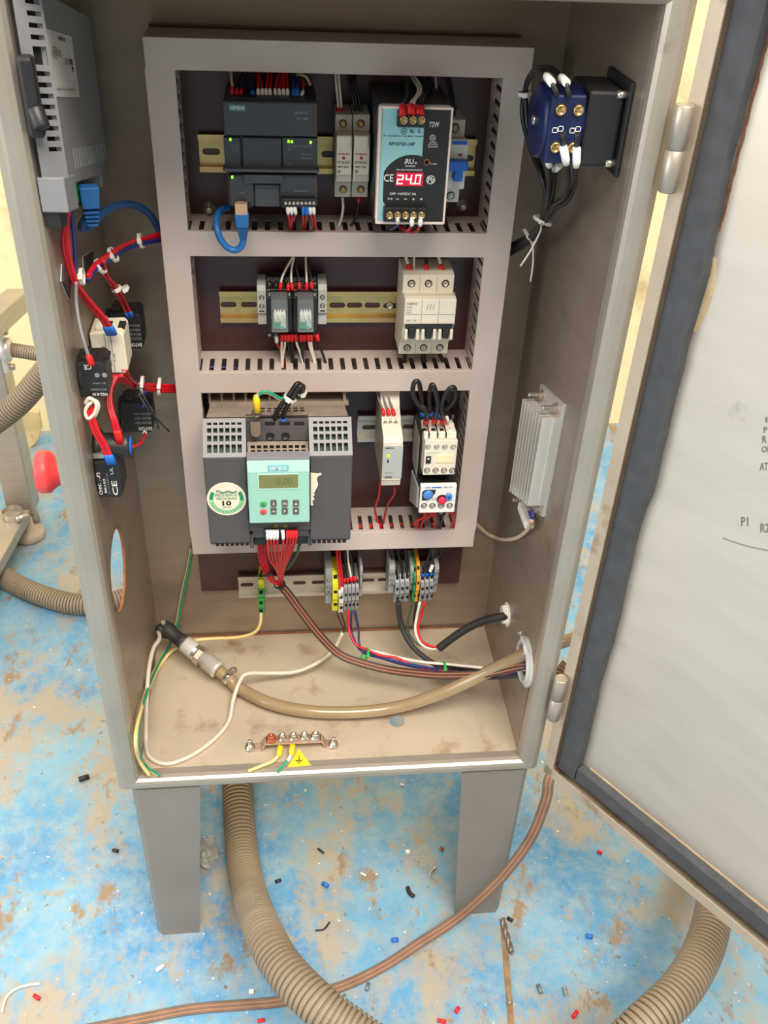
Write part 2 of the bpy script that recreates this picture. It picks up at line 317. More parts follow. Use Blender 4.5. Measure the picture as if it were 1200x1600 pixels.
# door: a shallow pan, hinged on the right post, open 125 degrees
do = T('', '', '', (.4815, -.2416, 0), 'door', root=cab.root)
M0 = cab.root.matrix_world
class Door(T):
    def __init__(s): s.O = do.O; s.A = do.A; s.root = cab.root
    def add(s, name, mb, m, bevel=0, parent=None, label=None):
        mb.v = [cab.loc(s.O + s.A[0] * p.x + s.A[1] * p.y + s.A[2] * p.z) for p in mb.v]
        return T.add(s, name, mb, m, bevel, parent, label)
dr = Door(); DW, DZ0, DZ1 = .50, -.0185, .861
door = dr.add('door', MB().box(0, DW, DZ0, DZ1, -.0215, -.020), DOORM, label='stainless steel door swung open to the right')
FLM = mat('door_flange_steel', s(188, 172, 152), .5, .3, .07, 30, spots=(18, .6, .75, s(138, 112, 86)))
fl = [MB().box(0, .0015, DZ0, DZ1, -.020, 0).box(.0015, .013, DZ0, DZ1, -.0015, 0), MB().box(0, DW, DZ0, DZ0 + .0015, -.020, 0).box(.0015, DW, DZ0 + .0015, DZ0 + .0135, -.0015, 0), MB().box(0, DW, DZ1 - .0015, DZ1, -.020, 0).box(.0015, DW, DZ1 - .013, DZ1 - .0015, -.0015, 0), MB().box(DW - .0015, DW, DZ0, DZ1, -.020, 0)]
for m in fl: dr.add('door_flange', m, FLM, parent=door)
wv = random.Random(3); gp = []
for i in range(40):
    z = DZ0 + .014 + i * (DZ1 - DZ0 - .03) / 39; gp.append((.0385 + .0022 * math.sin(i * .7) * wv.random() + (.002 if 18 < i < 30 else 0), z))
dr.add('gasket', MB().prism('w', [(.0135, gp[0][1]), ] + gp + [(.0135, gp[-1][1])], -.0199, -.0075), GASK, .001, door, 'dark grey foam gasket strip')
dr.add('gasket', MB().box(.04, DW - .002, DZ0 + .0145, DZ0 + .036, -.0199, -.0085), GASK, .001, door)
dr.add('gasket', MB().box(.04, DW - .002, DZ1 - .036, DZ1 - .0145, -.0199, -.0085), GASK, .001, door)
GLUE = mat('old_glue', s(196, 172, 134), .8, 0, .15, 60)
a = [(.0415 + (.006 * math.sin(math.pi * i / 14) + .0015 * wv.random() if i else 0), .574 + .065 * i / 14) for i in range(15)]
dr.add('glue_residue', MB().prism('w', [(.038, .574)] + a + [(.038, .639)], -.0199, -.0194), GLUE, 0, door)
a = [(.0405 + .0010 * wv.random(), .66 + .165 * i / 30) for i in range(31)]
dr.add('glue_residue', MB().prism('w', [(.038, .66)] + a + [(.038, .825)], -.0199, -.0195), mat('rusty_edge', s(120, 82, 66), .8, 0, .3, 90), 0, door)
a = [(.05 + .44 * i / 20, DZ0 + .0375 + .0012 * wv.random()) for i in range(21)]
dr.add('glue_residue', MB().prism('w', [(.05, DZ0 + .035)] + a + [(.49, DZ0 + .035)], -.0199, -.0194), GLUE, 0, door)
PENCIL = mat('pencil', s(112, 108, 108), .7)
def dl(px, py): q = dr.l(px, py, -.0199); return q
def dw(q): return cab.loc(dr.O + dr.A[0] * q[0] + dr.A[1] * q[1] + dr.A[2] * q[2])
def hand(txt, x0, y0, x1, y1):
    a = dl(x0, y1); b = dl(x1, y1); c = dl(x0, y0); a.z = b.z = c.z = -.0198
    TEXTS.append((txt, dw(a), dw(b) - dw(a), dw(c) - dw(a), PENCIL, door, 'handwriting'))
for t in (('P1', 1158, 808, 1169, 822), ('R2', 1188, 818, 1202, 832), ('AT', 1187, 723, 1200, 735), ('OL', 1190, 697, 1204, 707), ('R', 1191, 681, 1198, 692), ('P', 1193, 667, 1199, 676), ('I', 1196, 652, 1199, 660)): hand(*t)
pts = [dl(1130, 841), dl(1150, 848), dl(1175, 855), dl(1215, 863)]
for p in pts: p.z = -.0198
dr.add('pencil_line', MB().tube(spline(pts), .0005, 5), PENCIL, 0, door)
# ------------------------------------------------------------------ mounting plate, ducts, rails
FX0, FX1 = .0647, .4047
pl = T('mounting_plate', 'dark brown board bolted inside the cabinet, carrying all the rails', 'mounting board', (FX0, YP, .09))
pl.add('board', MB().box(0, FX1 - FX0, 0, .665, -.007, 0), PLATE, .0005)
for (x, y) in ((327, 325), (722, 320)):
    q = pl.l(x, y, 0); b = pl.add('bolt', MB().lathe((q.x, q.y, 0), (0, 0, 1), [(.0065, 0), (.0065, .0012), (.0035, .0012), (.0035, .009), (.002, .0095)], 16), CHROME)
for a in (.02, .32):
    for c in (.03, .62): pl.add('standoff', MB().cyl((a, c, -.013), (a, c, -.007), .006), STEEL)
DF = .053                                      # duct depth from plate to lid front
def duct(label, x0, x1, z0, z1, slots):
    t = T('cable_duct', label, 'cable duct', (x0, YP, z0), group=None); w, h = x1 - x0, z1 - z0
    t.add('duct_base', MB().box(0, w, 0, h, 0, .0015), DUCTD)
    t.add('lid', MB().box(-.0008 if slots in 'lr' else 0, w + (.0008 if slots in 'lr' else 0), -.0008, h + .0008, DF - .0015, DF), DUCT, .0006)
    lid = MB()
    def wall(m, side, a0, a1, w0, w1):
        if side == 't': m.box(a0, a1, h - .0014, h, w0, w1)
        if side == 'b': m.box(a0, a1, 0, .0014, w0, w1)
        if side == 'l': m.box(0, .0014, a0, a1, w0, w1)
        if side == 'r': m.box(w - .0014, w, a0, a1, w0, w1)
        return m
    opp = {'t': 'b', 'b': 't', 'l': 'r', 'r': 'l'}; L = w if slots in 'tb' else h
    sd = slots
    t.add('duct_wall', wall(MB(), opp[sd], 0, L, .0015, DF - .0015), DUCT)
    t.add('duct_wall', wall(MB(), sd, 0, L, .0015, .017), DUCT); t.add('duct_wall', wall(MB(), sd, 0, L, DF - .007, DF - .0015), DUCT)
    n = round(L / .0127); pit = L / n; fm = wall(MB(), sd, -.0038, .0038, .017, DF - .007).mesh('finger')
    for i in range(n):
        o = link('finger', fm, DUCT, t.root); o.location = ((i + .5) * pit, 0, 0) if sd in 'tb' else (0, (i + .5) * pit, 0)
    return t
LW = .0244
duct('horizontal grey cable duct along the top edge of the brown board', FX0, FX1, .7292, .7532, 'b')
duct('grey cable duct just below the dark grey controller, a blue cable looping over it', FX0 + LW, FX1 - LW, .5628, .5858, 't')
duct('grey cable duct between the relays and the big charcoal drive', FX0 + LW, FX1 - LW, .4124, .4351, 't')
duct('lowest horizontal grey cable duct, passing behind the charcoal drive', FX0, FX1, .1947, .2196, 't')
duct('upright grey cable duct at the left edge of the brown board', FX0, FX0 + LW, .2200, .7288, 'r')
duct('upright grey cable duct at the right edge of the brown board', FX1 - LW, FX1, .2200, .7288, 'l')
def dinrail(label, x0, x1, zc, m, slots, screws=()):
    t = T('din_rail', label, 'rail', (x0, YP, zc), group=None); w = x1 - x0
    z = lambda px, py: t.l(px, py, .002)
    hs = []
    for (px, py) in slots:
        q = z(px, py); a, r = .0055, .0030
        hs.append([(q.x + a + r * math.cos(k), q.y + r * math.sin(k)) for k in [(-.5 + i / 6) * math.pi for i in range(7)]] + [(q.x - a + r * math.cos(k), q.y + r * math.sin(k)) for k in [(.5 + i / 6) * math.pi for i in range(7)]])
    t.add('web', holed(rect(0, w, -.0135, .0135), hs, .0004, .0016, lambda a, b, c: (a, b, c)), m)
    for sg in (-1, 1):
        t.add('flange', MB().prism('u', [(.0004, sg * .0125), (.0076, sg * .0125), (.0076, sg * .0175), (.0064, sg * .0175), (.0064, sg * .0137), (.0004, sg * .0137)], 0, w), m)
    for (px, py) in screws: t.screw(px, py, .0016, .0038, CHROME, name='fixing_screw')
    return t
def zc(px, py): return P(px, py, y=YP - .002).z
dinrail('short yellow zinc rail behind the dark grey controller and white power supply', .1015, .3708, .6462, RAILY, [(330, 237), (516, 241), (727, 247)])
dinrail('long yellow zinc rail carrying the relays and three pole breaker', .112, .3625, .4890, RAILY, [(357, 476), (389, 476), (527, 477), (554, 477), (582, 477), (611, 478)], [(609, 477)])
dinrail('short dull zinc rail behind the cream relay module and contactor', .262, .374, .3370, RAILZ, [(577, 668), (640, 667)])
dinrail('bright zinc rail with oval slots below the lowest duct', .113, .372, .1005, RAILZ, [(386, 914), (468, 911), (497, 910), (575, 907), (600, 906)])
# ------------------------------------------------------------------ row 1: controller, fuse holders, power supply, breaker
def led(t, px, py, w, m=LEDG, sx=1.7, sy=2.1): t.pbox('led', m, (px - sx, py - sy, px + sx, py + sy), w - .0006, w + .0005)
t = T('logic_controller', 'dark grey programmable controller with green lights, clipped to the top rail', 'controller', P(421, 240, y=YP))
t.pbox('body', DGR, (348, 160, 496, 322), .0, .069, .0012)
b = t.pbox('terminal_cover', DGR, (347, 158, 496, 214), .066, .075, .0012, label='upper flap over the terminals')
t.pbox('front_panel', DGR, (349, 215, 377, 265), .066, .0735, .0006); t.pbox('front_panel', DGR, (378, 215, 440, 265), .066, .0745, .0008); t.pbox('front_panel', DGR, (441, 215, 496, 267), .066, .0735, .0006)
t.pbox('ledge', DGR2, (348, 264, 499, 271), .066, .082, .0012)
t.pbox('lower_block', DGR, (357, 273, 397, 323), .066, .075, .0012); t.pbox('lower_block', DGR, (437, 273, 496, 323), .066, .075, .0012)
t.pbox('flap', DGR, (380, 273, 443, 288), .066, .0785, .0012)
t.prof('recess', DGR2, t.uu(398, 300, .072), t.uu(437, 300, .072), [(.05, t.vv(415, 289, .072)), (.071, t.vv(415, 289, .072)), (.0715, t.vv(415, 324, .0735)), (.05, t.vv(415, 324, .0735))], .0006)
bd = t.pbox('badge', mat('badge_teal', s(52, 128, 128), .5), (357, 163, 384, 174), .0745, .0753); t.text('SIEMENS', (359, 165.5, 382, 171.5), .0754, WINK, bd)
t.text('SIMATIC', (461, 174, 482, 179), .0752, GINK); t.text('S7-1200', (463, 183, 482, 188), .0752, GINK)
t.text('CPU 1212C', (470, 240, 489, 243), .0737, GINK); t.text('DC/DC/DC', (470, 246, 489, 249), .0737, GINK); t.text('DI a', (450, 232, 456, 235), .0737, GINK); t.text('DQ a', (450, 255, 456, 258), .0737, GINK)
for i in range(8): t.pbox('channel_mark', GINK, (452 + i * 4.6, 227, 453.2 + i * 4.6, 230), .0735, .0737)
for i, x in enumerate((362, 366, 370)): t.pbox('status_mark', GINK, (x, 224, x + 1.1, 238), .0735, .0737)
led(t, 360, 218, .0736); led(t, 451, 221, .0736); led(t, 456, 221.5, .0736); led(t, 485.5, 222.5, .0736); led(t, 363, 277, .0752)
t.text('LAN', (375, 300, 382, 302.5), .0752, GINK); t.text('24VDC INPUTS', (460, 297, 481, 300), .0752, GINK); 
t.pbox('network_socket', BLK, (366, 317, 393, 325), .06, .0758)
tb = t.pbox('terminal_strip', BLK, (439, 310, 493.5, 325), .070, .083, .001)
for i in range(8): t.screw(446.5 + i * 6.25, 317, .083, .0015, CHROME, tb)
t.pbox('terminal_strip', BLK, (356, 152, 478, 160), .03, .066, .001)
# fuse holders
def fuse(label, x0, x1):
    t = T('fuse_holder', label, 'fuse holder', P((x0 + x1) / 2, 243, y=YP), group='fuse holders'); xm = (x0 + x1) / 2
    u0, u1 = t.uu(x0 + .4, 243, .05), t.uu(x1 - .4, 243, .05); v = lambda py, w: t.vv(xm, py, w)
    t.prof('body', FUSEG, u0, u1, [(.004, v(308, .044)), (.044, v(308, .044)), (.044, v(286, .044)), (.050, v(284, .05)), (.050, v(212, .05)), (.044, v(209, .044)), (.044, v(179, .044)), (.004, v(179, .044))], .0008)
    h = t.pbox('fuse_drawer', CREAM, (x0 + 2.5, 211, x1 - 1.5, 284), .048, .0605, .001); t.pbox('finger_grip', CREAM, (x0 + 3, 212, x1 - 2, 234), .06, .064, .0012, h)
    t.pbox('drawer_lip', FUSEG, (x0 + 3, 274, x1 - 2, 283), .06, .0615, .0004, h)
    t.text('RT18-32X', (x0 + 4, 252, x1 - 4, 256), .0607, INK, h); t.text('380V 32A', (x0 + 4, 259, x1 - 6, 262.5), .0607, INK, h); t.text('VSHELEX', (x0 + 4, 239, x1 - 4, 242.5), .0607, RINK, h)
    q = t.l(xm, 247, .0605); t.add('fuse_indicator', MB().cyl((q.x, q.y, .06), (q.x, q.y, .0612), .0014), RINK, 0, h)
    q = t.l(x0 + 6, 268, .0605); t.add('printed_ring', MB().lathe((q.x, q.y, .0605), (0, 0, 1), [(.0017, 0), (.0017, .0002)], 12), GINK, 0, h)
    for py in (193, 296):
        q = t.l(xm - 1, py, .044); t.add('screw_well', MB().cyl((q.x, q.y, .0435), (q.x, q.y, .0443), .0036), HOLE_SHADE); t.screw(0, 0, 0, .0029, BRASS, p=(q.x, q.y, .0436))
fuse('left one of the two beige fuse holders beside the white power supply', 523.5, 550.5)
fuse('right one of the two beige fuse holders, touching the white power supply', 551, 578)
# power supply
t = T('power_supply', 'white framed power supply with pale blue front and red digital readout 24.0', 'power supply', P(640, 250, y=YP)); w1 = .102
t.pbox('body', mat('power_supply_case', s(70, 68, 68), .4, .3), (591, 164, 694, 351), .004, .090, .001)
a, c = t.l(593, 166, w1), t.l(694.5, 350.5, w1)
t.add('bezel', MB().box(a.x, c.x, c.y, a.y, .089, w1 - .0012), WHITE, .003)
rimb = MB(); q = .0019
for r in ((a.x, a.x + q, c.y, a.y), (c.x - q, c.x, c.y, a.y), (a.x + q, c.x - q, a.y - q, a.y), (a.x + q, c.x - q, c.y, c.y + q)): rimb.box(*r, w1 - .0014, w1)
t.add('bezel_rim', rimb, mat('bezel_pinkish_white', s(236, 214, 204), .45), .0005)
wl = w1 - .0008; t.pbox('blue_label', CYAN, (597.5, 169, 665, 347), w1 - .0012, wl)
t.pbox('black_label', BLK, (664.5, 169.5, 691, 347), w1 - .0012, wl + .0001)
ce, rr = t.l(642, 292, wl), abs(t.uu(642, 292, wl) - t.uu(593.6, 292, wl)); ux = t.uu(667, 292, wl); vb = t.vv(640, 346.5, wl); ul = t.uu(597.6, 320, wl)
poly = []
for i in range(49):
    k = math.radians(40 + i * (215 / 48.)); x, y = ce.x + rr * math.cos(k), ce.y + rr * math.sin(k); poly.append((max(ul, min(x, ux)), max(vb, y)))
poly.append((t.uu(606, 346, wl), vb)); poly.append((ux, vb))
t.add('black_disc_label', MB().prism('w', poly, w1 - .0012, wl + .0002), BLK)
for rect_, n, xs, py in (((622, 174, 665.5, 200), 3, (631, 645.5, 658.5), 187), ((600, 324.5, 665, 347), 5, (609, 621, 633.5, 646, 658), 336)):
    k = t.pbox('terminal_strip', BLK, rect_, w1 - .004, w1 + .006, .0008)
    for x in xs: t.screw(x, py, w1 + .006, .0036, BRASS, k)
    for x in [(p + r) / 2 for p, r in zip(xs, xs[1:])]: t.pbox('divider', BLK, (x - .8, py - 9, x + .8, py + 9), w1, w1 + .0085, 0, k)
d = t.pbox('digit_window', LEDW, (619, 269.5, 660.5, 291), wl, wl + .0006)
SEG = {'2': 'abged', '4': 'fgbc', '0': 'abcdef'}
def digit(ch, x0, y0, x1, y1):
    A, B = t.l(x0, y0, wl), t.l(x1, y1, wl); wd_, ht = B.x - A.x, A.y - B.y; th = wd_ * .19; m = MB(); mid = (A.y + B.y) / 2; sl = .09
    R = {'a': (A.x, B.x, A.y - th, A.y), 'd': (A.x, B.x, B.y, B.y + th), 'g': (A.x, B.x, mid - th / 2, mid + th / 2), 'f': (A.x, A.x + th, mid, A.y), 'e': (A.x, A.x + th, B.y, mid), 'b': (B.x - th, B.x, mid, A.y), 'c': (B.x - th, B.x, B.y, mid)}
    for g in SEG[ch]:
        u0, u1, v0, v1 = R[g]; f = lambda u, v, w: (u + (v - B.y) * sl, v, w)
        m.hexa([f(u0, v0, wl), f(u1, v0, wl), f(u1, v1, wl), f(u0, v1, wl)], [f(u0, v0, wl + .001), f(u1, v0, wl + .001), f(u1, v1, wl + .001), f(u0, v1, wl + .001)])
    t.add('digit', m, LEDR, 0, d)
digit('2', 620, 272.5, 629, 287.5); digit('4', 633, 272.5, 642, 287.5); digit('0', 648, 272.5, 656, 287.5)
q = t.l(645, 286.5, wl); t.add('decimal_point', MB().cyl((q.x, q.y, wl), (q.x, q.y, wl + .001), .0008), LEDR, 0, d)
wt = wl + .0004
t.text('N', (641, 202, 645.5, 208), wt, INK); t.text('L', (654, 202, 658, 208), wt, INK); t.text('I/P: 100-240VAC 2.0A MAX. 50/60Hz', (599, 211, 663, 214.5), wt, INK)
t.text('RP1072D-24F', (608.5, 222, 648, 228), wt, INK); t.text('72W', (671, 190, 686, 199), wt, WINK); t.text('CE', (600, 272, 614.5, 284), wt, WINK)
t.text('DC VOLTAGE MONITOR', (620, 264, 660, 267.2), wt, WINK); t.text('RU', (634, 248, 646, 256), wt, WINK); t.text('E156233', (634, 258, 649, 261), wt, WINK)
t.text('c', (632, 253, 633.5, 256), wt, WINK); t.text('us', (648, 253, 651, 256), wt, WINK)
t.text('Pb', (669, 276.5, 677.5, 285), wt, WINK); t.text('O/P: +24VDC 3A', (609, 300.5, 650, 305), wt, WINK); t.text('Rdy', (606, 309, 614, 312.5), wt, WINK)
for x in (621, 633.5): t.text('-', (x - 2.4, 310.3, x + 2.4, 311.4), wt, WINK)
for x in (646, 658): t.text('+', (x - 2, 309, x + 2, 313), wt, WINK)
t.text('LISTED', (671, 221.5, 682, 224), wt, WINK); t.text('IND. CONT. EQ.', (669, 225, 684, 227.3), wt, WINK); t.text('E183223', (669, 228.2, 684, 230.5), wt, WINK); t.text('UL', (674, 213, 678.5, 217.5), wt, WINK); t.text('Y ADJ.', (672, 255, 683, 258), wt, WINK)
def ring(px, py, r, m=WINK):
    q = t.l(px, py, wt); b = MB()
    for i in range(24):
        k0, k1 = math.tau * i / 24, math.tau * (i + 1) / 24; f = lambda k, z: (q.x + z * math.cos(k), q.y + z * math.sin(k), wt)
        b.quad(f(k0, r * .84), f(k0, r), f(k1, r), f(k1, r * .84))
    t.add('printed_ring', b, m)
ring(673, 281, .0039); ring(676, 215.5, .0026); ring(631, 205, .0026, INK)
for k, y in enumerate((203.8, 205.3, 206.6)): t.pbox('earth_mark', INK, (629 + k * .6, y, 633 - k * .6, y + .7), wl, wt)
q = t.l(667, 253.5, wl); t.add('adjuster', MB().lathe((q.x, q.y, wl - .001), (0, 0, 1), [(.0027, 0), (.0027, .0016), (.0021, .0019), (.0021, .0012), (.0001, .0012)], 16), mat('amber_adjuster', s(176, 104, 44), .45))
# two pole breaker
t = T('circuit_breaker', 'white two pole breaker with blue toggles, half hidden by the power supply', 'breaker', P(705, 255, y=YP))
u0, u1 = t.uu(731, 258, .07) - .0352, t.uu(731, 258, .07); v = lambda py, w: t.vv(715, py, w)
t.prof('body', WHITE, u0, u1 - .0008, [(.004, v(316, .044)), (.044, v(316, .044)), (.044, v(297, .046)), (.066, v(295, .066)), (.066, v(272, .066)), (.069, v(270, .069)), (.069, v(218, .069)), (.064, v(216, .064)), (.044, v(213, .044)), (.044, v(187, .044)), (.004, v(187, .044))], .0008)
um = (u0 + u1) / 2
t.add('pole_gap', MB().box(um - .0003, um + .0003, v(295, .066), v(218, .069), .06, .0693), INK)
for a, b in ((u0 + .001, um - .0012), (um + .0012, u1 - .002)):
    t.add('blue_band', MB().box(a, b, v(226, .069), v(220, .069), .068, .0693), BLUE)
    k = t.add('toggle', MB().box(a + .003, b - .003, v(282, .072), v(262, .078), .06, .0765), BLUE, .0012)
t.add('toggle_bar', MB().box(u0 + .001, u1 - .001, v(268, .078), v(252, .078), .062, .0785), BLUE, .0015)
TEXTS.append(('CHINT', V((um - .0105, v(225.3, .069), .0694)), V((.009, 0, 0)), V((0, v(220.8, .069) - v(225.3, .069), 0)), WINK, t.root, 'lettering'))
for x in (693, 719): t.pbox('red_mark', RINK, (x - 3, 240, x + 3, 244), .0685, .0693)
t.text('C2', (688.5, 231, 693, 234), .0693, INK); t.text('ON', (712, 248, 716, 251), .0693, INK)
for x, y in ((711, 200), (704, 306)):
    q = t.l(x, y, .044); t.add('screw_well', MB().cyl((q.x, q.y, .0436), (q.x, q.y, .0443), .0042), HOLE_SHADE); t.screw(0, 0, 0, .0034, CHROME, p=(q.x, q.y, .0437))
# ------------------------------------------------------------------ row 2: relays, three pole breaker
def endclamp(label, rect_, wf=.036, m=LGR):
    x0, y0, x1, y1 = rect_; t = T('end_clamp', label, 'end clamp', P((x0 + x1) / 2, (y0 + y1) / 2, y=YP)); xm = (x0 + x1) / 2; v = lambda f, w: t.vv(xm, y0 + (y1 - y0) * f, w)
    t.prof('body', m, t.uu(x0, (y0 + y1) / 2, wf), t.uu(x1, (y0 + y1) / 2, wf), [(.004, v(1, wf)), (wf - .004, v(1, wf - .004)), (wf - .004, v(.78, wf)), (wf, v(.7, wf)), (wf, v(.12, wf)), (wf - .003, v(0, wf)), (.004, v(0, wf))], .0008)
    for f in (.3, .52):
        q = t.l(xm, y0 + (y1 - y0) * f, wf); t.add('screw_well', MB().cyl((q.x, q.y, wf - .001), (q.x, q.y, wf + .0003), .0026), HOLE_SHADE); t.screw(0, 0, 0, .0021, CHROME, p=(q.x, q.y, wf - .0006))
    t.pbox('slot_mark', HOLE_SHADE, (x0 + 3, y0 + (y1 - y0) * .64, x1 - 3, y0 + (y1 - y0) * .67), wf - .001, wf + .0002)
endclamp('grey end clamp to the left of the two black relay sockets', (402, 447, 416, 507)); endclamp('grey end clamp to the right of the two black relay sockets', (497, 446, 511, 507))
def relay(side, x0, x1):
    t = T('relay_socket', 'black relay socket, %s of the pair on the yellow rail' % side, 'relay socket', P((x0 + x1) / 2, 485, y=YP), group='relay sockets'); xm = (x0 + x1) / 2; v = lambda py, w: t.vv(xm, py, w)
    u0, u1 = t.uu(x0 + .4, 485, .04), t.uu(x1 - .4, 485, .04)
    t.prof('body', BLK, u0, u1, [(.004, v(528, .03)), (.026, v(528, .03)), (.026, v(519, .034)), (.036, v(519, .036)), (.036, v(466, .036)), (.032, v(453, .034)), (.022, v(445, .026)), (.018, v(433, .020)), (.004, v(433, .018))], .0008)
    n = 4
    for i in range(n):
        x = x0 + (x1 - x0) * (i + .5) / n
        for py, w in ((459, .0345), (443, .0235)):
            q = t.l(x, py, w); t.add('screw_well', MB().cyl((q.x, q.y, w - .002), (q.x, q.y, w + .0012), .0024), HOLE_SHADE); t.screw(0, 0, 0, .0018, CHROME, p=(q.x, q.y, w + .0004))
        if i: t.pbox('divider', BLK, (x0 + (x1 - x0) * i / n - .5, 434, x0 + (x1 - x0) * i / n + .5, 450), .01, .031)
        q = t.l(x, 523, .0262); t.screw(0, 0, 0, .0018, CHROME, p=(q.x, q.y, .026))
    a = t.l(x0 + 7, 471, .066); b = t.l(x1 - 6.5, 520, .066)
    R = T('plug_in_relay', 'clear cased plug-in relay in the %s black socket' % side, 'relay', t.O + V((0, -.036, 0)), group='plug-in relays')
    R.add('base', MB().box(a.x, b.x, b.y, a.y, 0, .006), BLK, .0006)
    R.add('coil', MB().box(a.x + .002, b.x - .002, b.y + .002, b.y + .020, .006, .0262), RELIN, .002, label='pale coil seen through the clear case')
    R.add('coil_tape', MB().box(a.x + .002, a.x + .009, b.y + .003, b.y + .010, .026, .0266), GINK2, .0008)
    R.add('coil_tape', MB().box(a.x + .009, b.x - .004, b.y + .0025, b.y + .006, .026, .0265), mat('coil_tape_blue', s(96, 160, 170), .5), .0005)
    R.add('contact_block', MB().box(a.x + .001, b.x - .001, a.y - .013, a.y - .001, .006, .022), DGR, .0008)
    for i in range(4):
        x = a.x + .0042 + i * (b.x - a.x - .0084) / 3
        R.add('contact_spring', MB().tube([(x, a.y - .011, .0235), (x + (.001 if i % 2 else -.0005), a.y - .018, .0272), (x + (.002 if i % 2 else .0), a.y - .024, .0272)], .00055, 6), WINK)
    cv = MB().box(a.x, b.x, b.y, a.y, .006, .0298); R.add('clear_case', cv, CLEAR, .001)
relay('left', 416, 457); relay('right', 457.5, 497)
t = T('circuit_breaker', 'cream three pole breaker with black toggles on the yellow rail', 'breaker', P(668, 485, y=YP)); v = lambda py, w: t.vv(668, py, w)
u0, u1 = t.uu(637, 485, .07), t.uu(711.5, 485, .07); u0b, u1b = t.uu(633, 440, .046), t.uu(709, 440, .046)
u0, u1 = min(u0, u0b), max(u1, u1b); u0 = u1 - .0525
pr = [(.004, v(553, .046)), (.046, v(553, .046)), (.046, v(535, .046)), (.063, v(532, .066)), (.066, v(528, .068)), (.066, v(512, .068)), (.071, v(506, .071)), (.071, v(468, .071)), (.064, v(462, .064)), (.048, v(457, .048)), (.048, v(430, .048)), (.040, v(424, .042)), (.004, v(424, .04))]
t.prof('body', CREAM, u0, u1, pr, .0008)
t.add('toggle_slot', MB().box(u0 + .002, u1 - .002, v(514, .071), v(506, .071), .062, .0718), BLK, .0005)
pw = (u1 - u0) / 3
for i in range(3):
    a = u0 + pw * i
    if i: t.add('pole_gap', MB().box(a - .0002, a + .0002, v(505, .071), v(468, .071), .06, .0713).box(a - .0002, a + .0002, v(456, .048), v(431, .048), .04, .0483).box(a - .0002, a + .0002, v(552, .046), v(536, .046), .04, .0463), GINK)
    t.add('toggle', MB().box(a + pw * .32, a + pw * .68, v(529, .072), v(513, .073), .06, .0735), BLK, .001)
    for e in (.06, .74): t.add('toggle_guard', MB().box(a + pw * e, a + pw * (e + .2), v(531, .072), v(514, .072), .06, .0742), CREAM, .0016)
    t.add('printed_line', MB().box(a + .001, a + pw - .001, v(491.6, .071), v(491, .071), .0705, .0712), GINK)
    for py, w in ((443, .048), (543, .046)):
        x = a + pw * .5; y = v(py, w); t.add('screw_well', MB().cyl((x, y, w - .001), (x, y, w + .0003), .0040), HOLE_SHADE); t.screw(0, 0, 0, .003, CHROME, p=(x, y, w - .0004))
TX = lambda s_, x, y, w_, h_, w, m=GINK: TEXTS.append((s_, V((x, y, w)), V((w_, 0, 0)), V((0, h_, 0)), m, t.root, 'lettering'))
TX('SIEMENS', u0 + .002, v(476, .071), .0105, .0022, .0713); TX('5SX2', u0 + .002, v(481, .071), .006, .0018, .0713); TX('C10', u0 + .002, v(485.5, .071), .005, .0018, .0713); TX('400V', u0 + .002, v(489, .071), .006, .0014, .0713)
TX('VDE', u0 + .002, v(502, .071), .005, .0018, .0713); TX('CE', u0 + .009, v(502, .071), .004, .0018, .0713)
for k in range(3): TX('/', u0 + pw + .005 + k * .003, v(484, .071), .0018, .006, .0713)
# ------------------------------------------------------------------ row 3: drive
t = T('frequency_drive', 'big charcoal frequency drive with mint green keypad and round sticker', 'drive', P(432, 780, y=YP)); L = t.l
WF, WV, WS = .132, .102, .050
def q4(x0, y0, x1, y1, w, w2=None): return [L(x0, y0, w), L(x1, y0, w), L(x1, y1, w2 if w2 is not None else w), L(x0, y1, w2 if w2 is not None else w)]
def block(name, m, pl_, pr_, bev=.001, parent=None, label=None):     # pl_/pr_: (px,py,w) outlines of the left and right faces
    a = [L(*p) for p in pl_]; b = [L(*p) for p in pr_]; n = len(a)
    return t.add(name, MB().add(a + b, [tuple(range(n)), tuple(range(n, 2 * n))[::-1]] + [(i, n + i, n + (i + 1) % n, (i + 1) % n) for i in range(n)]), m, bev, parent, label)
zl = lambda px, py, w: L(px, py, w)
def prof2(name, m, x0a, x1a, poly, bev=.001, parent=None, label=None): return t.add(name, MB().prism('u', poly, x0a, x1a), m, bev, parent, label)
UL, UR = L(317, 714, WF).x, L(551, 713, WF).x; vF = L(430, 714, WF).y; vB = L(340, 856, WF).y; vBR = L(540, 849, WF).y; vV = L(430, 652.5, WV).y; vS = L(430, 634, WS).y; uc0, uc1 = L(386, 740, WF).x, L(484, 740, WF).x
t.add('chassis', MB().prism('u', [(.003, vB + .012), (WF - .022, vB + .012), (WF - .022, vF - .016), (WV - .014, vV - .008), (WS - .003, vS - .001), (.003, vS - .001)], UL + .004, UR - .004), DRV, .001)
prof2('side_cover', DRV, UL, uc0 - .0003, [(.03, vB + .003), (WF - .006, vB), (WF, vB + .006), (WF, vF), (WF - .02, vF), (.05, vF - .005), (.03, vF - .03)], .0015, label='left front cover')
prof2('side_cover', DRV, uc1 + .0003, UR, [(.03, vBR + .003), (WF - .006, vBR), (WF, vBR + .006), (WF, vF), (WF - .02, vF), (.05, vF - .005), (.03, vF - .03)], .0015, label='right front cover')
